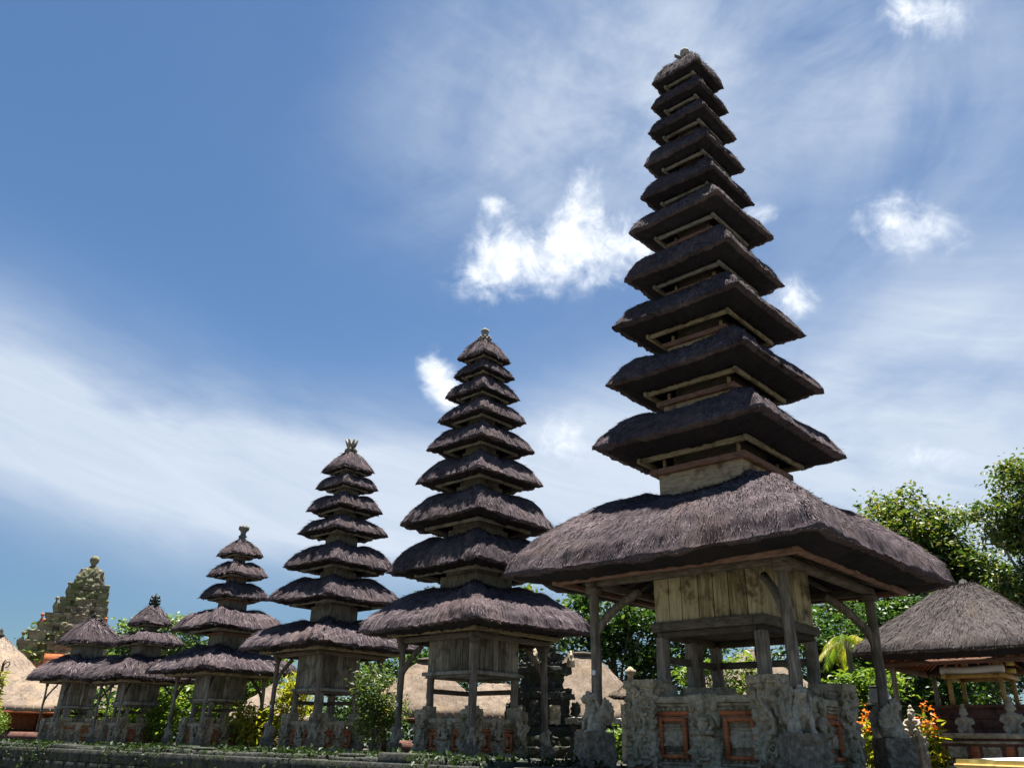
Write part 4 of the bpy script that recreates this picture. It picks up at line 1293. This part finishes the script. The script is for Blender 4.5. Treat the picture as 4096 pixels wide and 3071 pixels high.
canna('orange cannas left of the leaning right post of the eleven-roofed tower', 7.55, 18.3, 1.15, .12, 16, 1)
canna('orange cannas between the leaning right post and the pavilion terrace', 8.72, 18.22, 1.15, .17, 16, 2)


# palm: a few arching fronds
def palm(label, x, y, h, fronds, seed, L0=1.5):
    nr = np.random.default_rng(seed)
    root = thing('coconut_palm', label, 'palm', (x, y, 0), 0)
    tm = MB(); z = np.linspace(0, 1, 10)
    tm.tube(np.stack([.12 * np.sin(z * 2), 0 * z, z * h], 1), .13 - .05 * z, 9, jitter=.06)
    tm.build('trunk', M_BARK, root, smooth=True)
    for i in range(fronds):
        a = i / fronds * 2 * math.pi + nr.uniform(-.2, .2); L = L0 * nr.uniform(.8, 1.15); el = nr.uniform(.1, .8)
        t = np.linspace(0, 1, 16)
        r = L * (t * math.cos(el) * (1 - .08 * t)); zz = h + L * (t * math.sin(el) - .75 * t * t)
        pts = np.stack([np.cos(a) * r + .12 * math.sin(2), np.sin(a) * r, zz], 1)
        fm = MB(); fm.tube(pts, .022 * (1.05 - t), 5)
        tg = np.gradient(pts, axis=0); tg /= np.linalg.norm(tg, axis=1)[:, None]
        side = np.array([-math.sin(a), math.cos(a), 0])
        for q in np.linspace(.12, .99, 34):
            p = np.array([np.interp(q, t, pts[:, k]) for k in range(3)]); g = np.array([np.interp(q, t, tg[:, k]) for k in range(3)])
            ll = L * .30 * math.sin(math.pi * (q * .8 + .16)) + .08
            for s in (-1, 1):
                d = side * s * .8 + g * .7 + np.array([0, 0, -.55]) + nr.normal(0, .08, 3); d /= np.linalg.norm(d)
                wv = g * .018
                fm.add([p - wv, p + wv, p + d * ll * .6 + wv * .8 + np.array([0, 0, -.02]), p + d * ll + np.array([0, 0, -.06])], [(0, 1, 2), (0, 2, 3)])
        fm.build('frond', M_LEAF_YELLOW if i % 3 else M_LEAF_BRIGHT, root)
    return root


palm('young coconut palm with yellowing fronds behind the right stilts of the eleven-roofed tower', 10.1, 25.6, 3.35, 9, 5, 1.35)


# ------------------------------------------------------------------ thatched pavilions behind
def ridge_roof(name, mat, parent, lx, ly, h, ridge, z0, thick, px, seed, over=.12):
    """hipped thatched roof: eave rectangle 2lx x 2ly, ridge half length, eaves at z0"""
    lr = np.random.default_rng(seed)
    ns, npf = int(np.clip(max(lx, ly) / (px * 3), 16, 60)), int(np.clip(h * 1.6 / (px * 3), 10, 30))
    G = []
    prof = np.linspace(0, 1, npf)
    rows = [(0.90, -thick * .9), (0.96, -thick)] + [(1 - p, h * (p ** .93) + thick * .0) for p in prof]
    for (f, z) in rows:
        rho = .05 + .10 * (1 - f)
        sq = square_ring(ns, rho)
        wx = ridge + (lx - ridge) * f if lx > ridge else lx * f; wy = max(.05, ly * f)
        wx = max(wx, .05)
        G.append(np.stack([sq[:, 0] * wx, sq[:, 1] * wy, np.full(len(sq), z0 + z)], 1))
    G = np.array(G)
    G[2, :, 2] -= thick * .35
    G[..., 2] += fbm(G * 1.1 + seed, 3, seed) * .05 * thick / .25
    G += (fbm(G * (.35 / px) + seed, 2, seed + 3) * px * .8)[..., None] * np.array([.4, .4, 1])
    mb = MB(); mb.grid(G, wrap=True)
    nn = G.shape[1]; k0 = mb.n - nn
    c = G[-1].mean(0); mb.add([c], []); mb.f.append(np.array([(k0 + j, k0 + (j + 1) % nn, mb.n - 1) for j in range(nn)]))
    cb = G[0].mean(0) + np.array([0, 0, .15]); mb.add([cb], []); mb.f.append(np.array([((j + 1) % nn, j, mb.n - 1) for j in range(nn)]))
    # loose straw
    px *= .62
    nb = int(min(14000, (lx + ly) * 4 * math.hypot(h, min(lx, ly)) / (px * px * 16)))
    m = len(rows)
    gi = lr.uniform(2, m - 1.001, nb); i0 = gi.astype(int); j0 = lr.integers(0, nn, nb); fi = (gi - i0)[:, None]
    P = G[i0, j0] * (1 - fi) + G[i0 + 1, j0] * fi
    D = G[i0, j0] - G[i0 + 1, j0]; D /= np.linalg.norm(D, axis=1)[:, None] + 1e-9
    T = np.roll(G, -1, 1)[i0, j0] - G[i0, j0]; T /= np.linalg.norm(T, axis=1)[:, None] + 1e-9
    N = np.cross(T, -D); N *= np.sign(N[:, 2:3] + 1e-9)
    D = D + T * lr.normal(0, .35, nb)[:, None]
    L = px * 6 * lr.uniform(.4, 1.2, nb)[:, None]
    V = np.stack([P - T * px * .35 + N * px * .2, P + T * px * .35 + N * px * .2, P + D * L + N * L * lr.uniform(.0, .13, nb)[:, None]], 1).reshape(-1, 3)
    mb.add(V, np.arange(3 * nb).reshape(-1, 3))
    return mb.build(name, mat, parent, smooth=True)


def pavilion(label, x, y, rz, lx, ly, h, ridge, ze, mat, walls=None, seed=1, posts=True, base_h=.4, group='tan thatched pavilions behind the towers', crest=None):
    root = thing('thatched_pavilion', label, 'pavilion', (x, y, 0), rz, group)
    d = math.hypot(x, y); px = max(.02, d * .0011)
    rf = ridge_roof('thatched_roof', mat, root, lx, ly, h, ridge, ze, .22, px, seed)
    eb = MB()
    for s in (-1, 1):
        eb.box((0, s * (ly * .86), ze - .25), (2 * lx * .88, .08, .10)); eb.box((s * (lx * .86), 0, ze - .25), (.08, 2 * ly * .86 - .1, .10))
    eb.build('eave_beam', M_REDTILE if walls else M_FLANGE, rf)
    if crest == 'ridge':
        cm = MB(); cm.tube([(-ridge * 1.05, 0, ze + h + .04), (0, 0, ze + h + .07), (ridge * 1.05, 0, ze + h + .04)], [.06, .08, .06], 7, jitter=.2)
        cm.build('ridge_pole', M_WOOD, rf)
    if crest == 'cap':
        cm = MB(); cm.lathe([(.001, 0), (.28, 0), (.22, .12), (.12, .2), (.14, .3), (.05, .42), (.001, .5)], (0, 0, ze + h - .06), 10)
        cm.build('finial', M_DARKSTONE, rf)
    bs = MB(); bs.box((0, 0, base_h / 2 - .05), (lx * 1.7, ly * 1.7, base_h + .1)); bs.build('plinth', M_BRICK, root)
    if posts:
        for sx in np.linspace(-1, 1, max(2, int(lx / 1.2) + 1)):
            for sy in (-1, 1):
                m = MB(); m.box((sx * lx * .72, sy * ly * .72, (base_h + ze - .2) / 2), (.12, .12, ze - .2 - base_h)); m.build('post', M_REDTILE if walls else M_WOOD, root)
    if walls:
        m = MB()
        m.box((0, ly * .2, (base_h + ze) / 2), (lx * 1.35, .12, ze - base_h - .1)); m.build('back_wall', walls, root)
    return root


pavilion('tan thatched pavilion behind the posts left of the nine-roofed tower chamber', -2.9, 31.8, .08, 2.1, 1.6, 1.75, .35, 1.32, M_TAN, seed=3, crest='ridge')
pavilion('small tan thatched roof seen between the stilts of the nine-roofed tower', -0.4, 33.5, .05, 1.8, 1.3, 1.1, .5, 1.35, M_TAN, seed=4)
pavilion('broad tan thatched pavilion with a flat ridge right of the dark stone shrine', 2.75, 31.0, .12, 2.0, 1.7, 2.05, .55, 1.25, M_TAN, seed=5, crest='ridge')
pavilion('tan thatched pavilion seen between the stilts of the eleven-roofed tower', 8.5, 30.0, .2, 2.6, 2.0, 2.15, .15, 1.4, M_TAN, seed=6)
pavilion('tan thatched roof half hidden by yellow shrubs between the five-roofed and seven-roofed towers', -11.0, 41.5, .2, 1.9, 1.6, 1.55, .1, 1.2, M_TAN, seed=7)
pavilion('long tan thatched pavilion with red posts low behind the two-roofed tower', -25.5, 53.0, .55, 5.6, 2.6, 1.75, 3.2, 1.75, M_TAN, walls=M_REDTILE, seed=8, base_h=.5)
pavilion('high tan thatched roof cut by the left edge, topped with a dark crest', -31.6, 53.4, .45, 4.3, 4.0, 3.55, .1, 2.45, M_TAN, walls=M_REDTILE, seed=9, base_h=.6, crest='cap')

# woven-leaf pole ornament at the left edge
pj = thing('woven_leaf_ornament', 'yellow spiky woven palm-leaf ornament on a pole at the left edge', 'ornament', (-12.1, 20.9, 0))
m = MB(); tz = np.linspace(0, 1, 14)
pp = np.stack([.02 * np.sin(tz * 5), 0 * tz, tz * 1.75], 1); m.tube(pp, .022, 6); m.build('pole', M_GOLD, pj)
m = MB(); nr = np.random.default_rng(4)
C = np.stack([.05 * nr.normal(0, 1, 240), .05 * nr.normal(0, 1, 240), nr.uniform(.85, 1.75, 240)], 1); leaf_cloud(m, C, .17, nr, .35, .25, 5.0); m.build('leaf_spikes', M_LEAF_YELLOW, pj)
m = MB(); a = np.linspace(0, 5.0, 20); m.tube(np.stack([.07 - .07 * np.cos(a), 0 * a, 1.80 + .10 * np.sin(a * .9) + .02 * a], 1), .014, 6)
m.tube([(0, 0, 1.72), (-.02, 0, 1.9), (.02, 0, 2.0)], [.03, .022, .008], 6); m.build('curled_tip', M_WOOD, pj)


# ------------------------------------------------------------------ great gate far left
def gate():
    root = thing('stone_gate_tower', 'huge mossy stepped stone gate tower behind the leftmost roofs', 'gate tower', (-31.6, 62.6, 0), 0.44)
    zs = [0, 4.2, 4.95, 5.65, 6.35, 7.05, 7.7, 8.35, 8.95, 9.55, 10.1, 10.6]
    tiers = [(float(np.interp((z0 + z1) / 2, [2, 4.8, 6.1, 7.2, 8.3, 9.2, 10.3], [3.7, 3.1, 2.6, 2.15, 1.8, 1.5, 1.2])), z0, z1) for z0, z1 in zip(zs[:-1], zs[1:])]
    SH = lambda w: -(w - 1.25) * .60 + .28
    for i, (w, z0, z1) in enumerate(tiers):
        GX = SH(w)
        m = MB(); m.carved((GX, 0, (z0 + z1) / 2), (2 * w * .92, 1.7 * w * .92, z1 - z0 - .12), .11, .30, .085, 60 + i)
        for q, (o, zz, hh) in enumerate(((1.08, z1 - .12, .20), (1.0, z0 + .1, .16))):
            m.carved((GX, 0, zz), (2 * w * o, 1.7 * w * o, hh), .14, .3, .03, 80 + i * 3 + q)
        for s in (-1, 1):
            for s2 in (-1, 1):
                m.carved((GX + s * w * .80, s2 * w * .68, (z0 + z1) / 2), (w * .42, w * .42, z1 - z0), .11, .28, .07, 120 + i + s + 2 * s2)
        o = m.build('gate_tier', M_GATE, root, smooth=True)
        for s in (-1, 1) if i % 2 else ():
            for s2 in (-1, 1):
                q = MB(); q.lathe([(.001, -.1), (.16, -.1), (.12, .1), (.06, .2), (.06, .32), (.13, .42), (.11, .54), (.001, .6)], (GX + s * w * .98, s2 * w * .82, z1), 8)
                q.build('corner_ornament', M_REDTILE if i == 5 else M_GATE, o, smooth=True)
        for s in (-1, 1):
            q = MB(); q.carved((GX, s * w * .86, (z0 + z1) / 2), (w * .7, .35, (z1 - z0) * .9), .09, .24, .11, 160 + i)
            q.build('relief_panel', M_REDTILE if i == 1 else M_GATE, o, smooth=True)
    m = MB(); m.carved((.2, 0, 11.0), (2.25, 2.0, 1.5), .09, .26, .10, 190, .66); m.carved((.2, 0, 11.75), (1.25, 1.15, .55), .08, .22, .08, 191, .5)
    m.build('crowning_dome', M_GATE, root, smooth=True)
    m = MB(); m.lathe([(.001, 11.95), (.32, 11.95), (.22, 12.12), (.16, 12.35), (.30, 12.55), (.34, 12.75), (.24, 12.98), (.001, 13.05)], (.2, 0, -.15), n=12); m.build('finial', M_GATE, root, smooth=True)
    m = MB(); m.box((-.2, -3.2, 5.0), (2.6, .3, .9)); m.build('brick_panel', M_ORANGE, root)
    # small plants rooted in the ledges
    m = MB(); nr = np.random.default_rng(9)
    C = []
    for i, (w, z0, z1) in enumerate(tiers[1:6]):
        for k in range(15):
            s = nr.integers(0, 4); a = nr.uniform(-1, 1)
            p = np.array([SH(w) + a * w, -w * .9, z1 - .1]) if s < 2 else np.array([SH(w) - w * 1.05, a * w * .85, z1 - .1])
            C.append(p + nr.normal(0, .12, (7, 3)))
    leaf_cloud(m, np.concatenate(C), .30, nr, .6, .5); m.build('ledge_plants', M_LEAF_MID, root)


gate()


# ------------------------------------------------------------------ black stone shrine right of the nine-roofed tower
def shrine():
    root = thing('stone_shrine', 'black mossy carved stone shrine behind the right post of the nine-roofed tower', 'shrine', (1.1, 26.4, 0), ANG - .35)
    parts = [('stepped_base', [(1.15, 0, .28), (1.0, .28, .55), (.82, .55, .8)]), ('shaft', [(.66, .8, 1.62)]), ('cornice', [(.80, 1.6, 1.75), (.72, 1.74, 1.88)]), ('upper_shaft', [(.52, 1.88, 2.35)]), ('upper_cornice', [(.70, 2.33, 2.48), (.60, 2.47, 2.58)]), ('crown_block', [(.46, 2.58, 2.9), (.34, 2.88, 3.12)])]
    for i, (nm, L) in enumerate(parts):
        m = MB()
        for j, (w, z0, z1) in enumerate(L): m.carved((0, 0, (z0 + z1) / 2), (2 * w * .9, 2 * w * .9, z1 - z0 + .02), .045, .16, .045, 200 + i * 4 + j)
        m.build(nm, M_DARKSTONE, root, smooth=True)
    for (sx, sy) in ((-1, -1), (1, -1), (-1, 1), (1, 1)):
        m = MB(); m.carved((sx * .62, sy * .62, 2.72), (.2, .2, .45), .04, .1, .05, 230 + sx + 2 * sy, .4); m.build('corner_ornament', M_STONE, root, smooth=True)
        m = MB(); m.carved((sx * .72, sy * .72, 1.2), (.22, .22, .6), .04, .1, .05, 240 + sx + 2 * sy, .8); m.build('corner_figure', M_DARKSTONE, root, smooth=True)
    m = MB()
    m.carved((0, -.7, 1.15), (.34, .12, .5), .025, .1, .03, 250); m.build('relief_panel', M_STONE, root, smooth=True)
    m = MB(); m.carved((-.7, 0, 1.15), (.12, .34, .5), .025, .1, .03, 251); m.build('relief_panel', M_STONE, root, smooth=True)
    # wing wall to the right with a carved panel and mossy top
    wroot = thing('stone_side_wall', 'low black mossy stone wall with carved panel right of the black shrine', 'wall', (2.55, 24.6, 0), ANG - .35)
    m = MB(); m.carved((0, 0, .45), (1.15, 1.0, .9), .045, .15, .04, 260); m.build('wall_body', M_DARKSTONE, wroot, smooth=True)
    m = MB(); m.carved((0, 0, .97), (1.35, 1.2, .14), .045, .12, .03, 261); m.build('mossy_coping', M_MOSSSTONE, wroot, smooth=True)
    m = MB(); m.carved((-.55, -.05, .5), (.14, .36, .5), .025, .1, .03, 262); m.build('relief_panel', M_STONE, wroot, smooth=True)
    m = MB(); m.carved((0, -.53, .5), (.4, .14, .5), .025, .1, .03, 263); m.build('relief_panel', M_STONE, wroot, smooth=True)


shrine()


# ------------------------------------------------------------------ small shrines at the rear corners of the big pedestal
def little_shrine(label, p, zt, mat_roof, kind):
    root = thing('pillar_shrine', label, 'shrine', (p[0], p[1], 0), ANG)
    m = MB(); m.carved((0, 0, zt * .45), (.34, .34, zt * .9), .04, .12, .03, 300 + int(zt * 10)); m.build('pillar', M_STONE, root, smooth=True)
    if kind == 'thatch':
        thatch('thatched_cap', mat_roof, root, .38, zt + .02, .05, zt + .36, .26, zt, 'apex', .014, 333, .7)
        m = MB(); m.lathe([(.001, -.03), (.10, -.03), (.07, .05), (.055, .1), (.10, .17), (.09, .26), (.05, .3), (.001, .33)], (0, 0, zt + .36), 9)
        for k in range(6):
            a = k * math.pi / 3; m.ell((.1 * math.cos(a), .1 * math.sin(a), zt + .56), (.03, .03, .06), 6)
        m.build('finial', M_STONE, root, smooth=True)
    else:
        m = MB(); m.box((0, 0, zt + .02), (.40, .40, .14)); wbevel(m.build('plinth_block', M_DARKSTONE, root), .015)
        m = MB(); m.lathe([(.001, .0), (.22, .0), (.215, .08), (.17, .24), (.16, .27), (.001, .27)], (0, 0, zt + .092), 16); m.build('urn', M_PALESTONE, root, smooth=True)
        m = MB(); m.lathe([(.001, .0), (.19, .0), (.20, .02), (.15, .035), (.001, .04)], (0, 0, zt + .365), 16); m.build('lid', M_DARKSTONE, root, smooth=True)


little_shrine('small tan-capped shrine pillar with stone finial behind the left corner of the big pedestal', (2.85, 19.9), 1.34, M_TAN, 'thatch')
little_shrine('stone pillar with a pale urn behind the right corner of the big pedestal', (7.35, 17.2), 1.12, None, 'urn')

# ------------------------------------------------------------------ grey pavilion on the right
RPX, RPY = 10.77, 19.59
rp = thing('thatched_pavilion', 'large grey thatched open pavilion on a brick terrace, cut by the right edge', 'pavilion', (RPX, RPY, 0), ANG)
rr = thatch('thatched_roof', M_GREY, rp, 2.06, 2.34, .14, 4.02, 1.8, 2.2, 'pyramid', .020, 777, 1.0, .6)
m = MB(); square_frame(m, 1.72, 2.08, 2.19, .09); m.build('eave_beam', M_FLANGE, rr)
m = MB()
for s in (-1, 1):
    for q in np.linspace(-.95, .95, 12):
        m.beam((q * .5, s * .5, 2.75), (q * 1.75, s * 1.75, 2.2), .035, .05); m.beam((s * .5, q * .5, 2.75), (s * 1.75, q * 1.75, 2.2), .035, .05)
m.build('rafter_set', M_REDTILE, rr)
m = MB(); m.lathe([(.001, -.12), (.26, -.12), (.22, .0), (.10, .04), (.08, .12), (.001, .16)], (0, 0, 3.96), 10); m.build('finial', M_DARKSTONE, rr, smooth=True)
for (sx, sy) in ((-1, 1), (-1, -1), (1, 1), (1, -1)):
    m = MB(); m.box((sx * 1.45, sy * 1.45, 1.45), (.09, .09, 1.36)); wbevel(m.build('post', M_POST, rp), .01)
m = MB(); m.box((0, 0, .33), (3.3, 3.3, .66)); terr = m.build('terrace', M_BRICK, rp)
m = MB()
for s in (-1, 1):
    for (o, z0, z1) in ((1.74, .62, .72), (1.70, .52, .57), (1.72, .14, .20), (1.78, 0, .10)):
        m.box((0, s * (o - .1), (z0 + z1) / 2), (2 * o, .2, z1 - z0)); m.box((s * (o - .1), 0, (z0 + z1) / 2), (.2, 2 * o - .41, z1 - z0))
wbevel(m.build('moulding', M_STONE, terr), .01)
m = MB(); m.box((0, 0, .66), (3.0, 3.0, .07)); m.build('terrace_floor', M_STONE, terr)
for i, q in enumerate((-1.3, -.65, 0, .65, 1.3)):
    m = MB(); m.box((-1.655, q, .36), (.05, .16, .22)); m.build('brick_panel', M_ORANGE, terr)
    m = MB(); m.carved((-1.66, q + .33, .36), (.07, .34, .20), .025, .08, .025, 400 + i); m.build('relief_panel', M_STONE, terr, smooth=True)
m = MB(); m.box((.1, -.1, .97), (1.9, 1.9, .56)); m.box((.1, -.1, 1.27), (2.02, 2.02, .06)); m.box((.1, -.1, .75), (2.02, 2.02, .12)); m.box((.1, -.1, 1.05), (1.96, 1.96, .05)); m.build('upper_plinth', M_BRICK, terr)
# offering altar standing on the plinth
al = thing('offering_altar', 'gilded offering altar with a white roll under the grey pavilion roof', 'altar', (RPX - .15, RPY - .2, 1.30), ANG)
m = MB(); square_frame(m, .62, .55, .64, .08, .1); m.build('table_frame', M_GOLD, al)
for (sx, sy) in ((-1, 1), (-1, -1), (1, 1), (1, -1)):
    m = MB(); m.box((sx * .52, sy * .52, .275), (.08, .08, .55)); m.build('leg', M_GOLD, al)
m = MB(); m.tube([(-.5, .66, .73), (-.52, 0, .70), (-.5, -.62, .74)], [.085, .095, .085], 10); m.build('white_roll', M_WHITE, al, smooth=True)
m = MB(); m.box((.25, -.3, .9), (.12, .12, .56)); m.box((.25, .35, .9), (.10, .10, .5)); m.box((.25, 0, 1.2), (.14, 1.0, .08)); m.build('back_frame', M_GOLD, al)
m = MB()
for k in range(3): m.box((.1, -.62, .72 + .16 * k), (.16, .16, .09), rz=.2 * k)
m.build('offering_boxes', M_YELLOW, al)


# stone guardian figures on the terrace and by the flowers
def guardian(label, x, y, z, s, rz, base=.0):
    root = thing('stone_guardian', label, 'statue', (x, y, z), rz, 'stone guardian figures by the right pavilion')
    b = MB()
    if base:
        q_ = MB(); q_.carved((0, 0, base / 2), (.30, .30, base), .03, .085, .03, 9); q_.build('block', M_BLOCK, root, smooth=True)
    q = base
    b.ell((0, 0, q + .12 * s), (.2 * s, .22 * s, .14 * s)); b.ell((0, 0, q + .33 * s), (.14 * s, .17 * s, .22 * s)); b.ell((.02, 0, q + .45 * s), (.13 * s, .19 * s, .1 * s))
    for e in (-1, 1):
        b.tube([(0, e * .18 * s, q + .48 * s), (.05, e * .26 * s, q + .33 * s), (.15 * s, e * .15 * s, q + .28 * s)], [.06 * s, .05 * s, .045 * s], 7)
        b.tube([(.02, e * .12 * s, q + .15 * s), (.18 * s, e * .16 * s, q + .16 * s), (.17 * s, e * .14 * s, q)], [.08 * s, .07 * s, .06 * s], 7)
    o = b.build('body', M_STATUE, root); remesh(o, .018, .02)
    h = MB(); h.ell((.03, 0, q + .62 * s), (.1 * s, .1 * s, .12 * s)); h.ell((.12 * s, 0, q + .61 * s), (.03 * s, .03 * s, .035 * s)); h.ell((.0, 0, q + .74 * s), (.11 * s, .12 * s, .06 * s)); h.ell((0, 0, q + .83 * s), (.06 * s, .06 * s, .1 * s))
    for e in (-1, 1): h.ell((.0, e * .11 * s, q + .62 * s), (.03 * s, .03 * s, .06 * s)); h.ell((.10 * s, e * .045 * s, q + .65 * s), (.025 * s,) * 3)
    o = h.build('head', M_STATUE, root); remesh(o, .014, .012)
    return root


g1 = guardian('small grey stone guardian on a block right of the leaning post, among orange flowers', 7.95, 17.26, 0, .62, math.pi * 1.2, .62)
for lab, lx_, ly_, s in (('grey stone guardian at the left end of the pavilion terrace', -1.45, 1.2, .62), ('grey stone guardian in the middle of the pavilion terrace', -1.42, .15, .66), ('grey stone guardian on the pavilion terrace nearest the right edge', -1.4, -.75, .8)):
    p = W2((RPX, RPY), lx_, ly_)
    g = copy_tree(g1); g['label'] = lab; g.location = (p[0], p[1], .70 - .62 * s / .62); sc = s / .62; g.scale = (sc, sc, sc); g.rotation_euler = (0, 0, ANG + math.pi)
    # these sit straight on the terrace: lower the block into the floor line

# ------------------------------------------------------------------ yellow canopy, lower right corner
cn = thing('cloth_canopy', 'yellow cloth canopy with a white top at the lower right corner', 'canopy', (3.15, 5.22, -1.27), .15)
cz = 1.548
m = MB(); nu_, nv_ = 40, 24
uu = np.linspace(-1, 1, nu_); vv = np.linspace(-1, 1, nv_)
Ug, Vg = np.meshgrid(uu, vv, indexing='ij')
zz = cz + .02 + .012 * (1 - Ug ** 2) * (1 - Vg ** 2) + .008 * np.sin(Ug * 6 + Vg * 4)
m.grid(np.stack([Ug * .34, Vg * .34, zz], -1)); m.build('white_top', M_WHITE, cn, smooth=True)
m = MB(); per = square_ring(24, .06)
rows = []
for i, t_ in enumerate(np.linspace(0, 1, 9)):
    wv = .022 * np.sin(np.arange(len(per)) * 1.1) * t_ + .02 * np.sin(np.arange(len(per)) * .37) * t_
    rows.append(np.stack([per[:, 0] * (.345 + .02 * t_ + wv), per[:, 1] * (.345 + .02 * t_ + wv), np.full(len(per), cz + .022 - .30 * t_) + .012 * np.sin(np.arange(len(per)) * .8) * t_], 1))
m.grid(np.array(rows), wrap=True); m.build('yellow_valance', M_YELLOW, cn, smooth=True)
m = MB(); per2 = square_ring(24, .06) * .352
m.tube(np.concatenate([np.concatenate([per2, per2[:1]]), np.full((len(per2) + 1, 1), cz - .012)], 1), .009, 5, cap=False); m.build('orange_trim', M_GOLD, cn)
for (sx, sy) in ((-1, 1), (-1, -1), (1, 1), (1, -1)):
    m = MB(); m.tube([(sx * .31, sy * .31, 0), (sx * .31, sy * .31, cz)], .014, 8); m.build('pole', M_POST, cn)
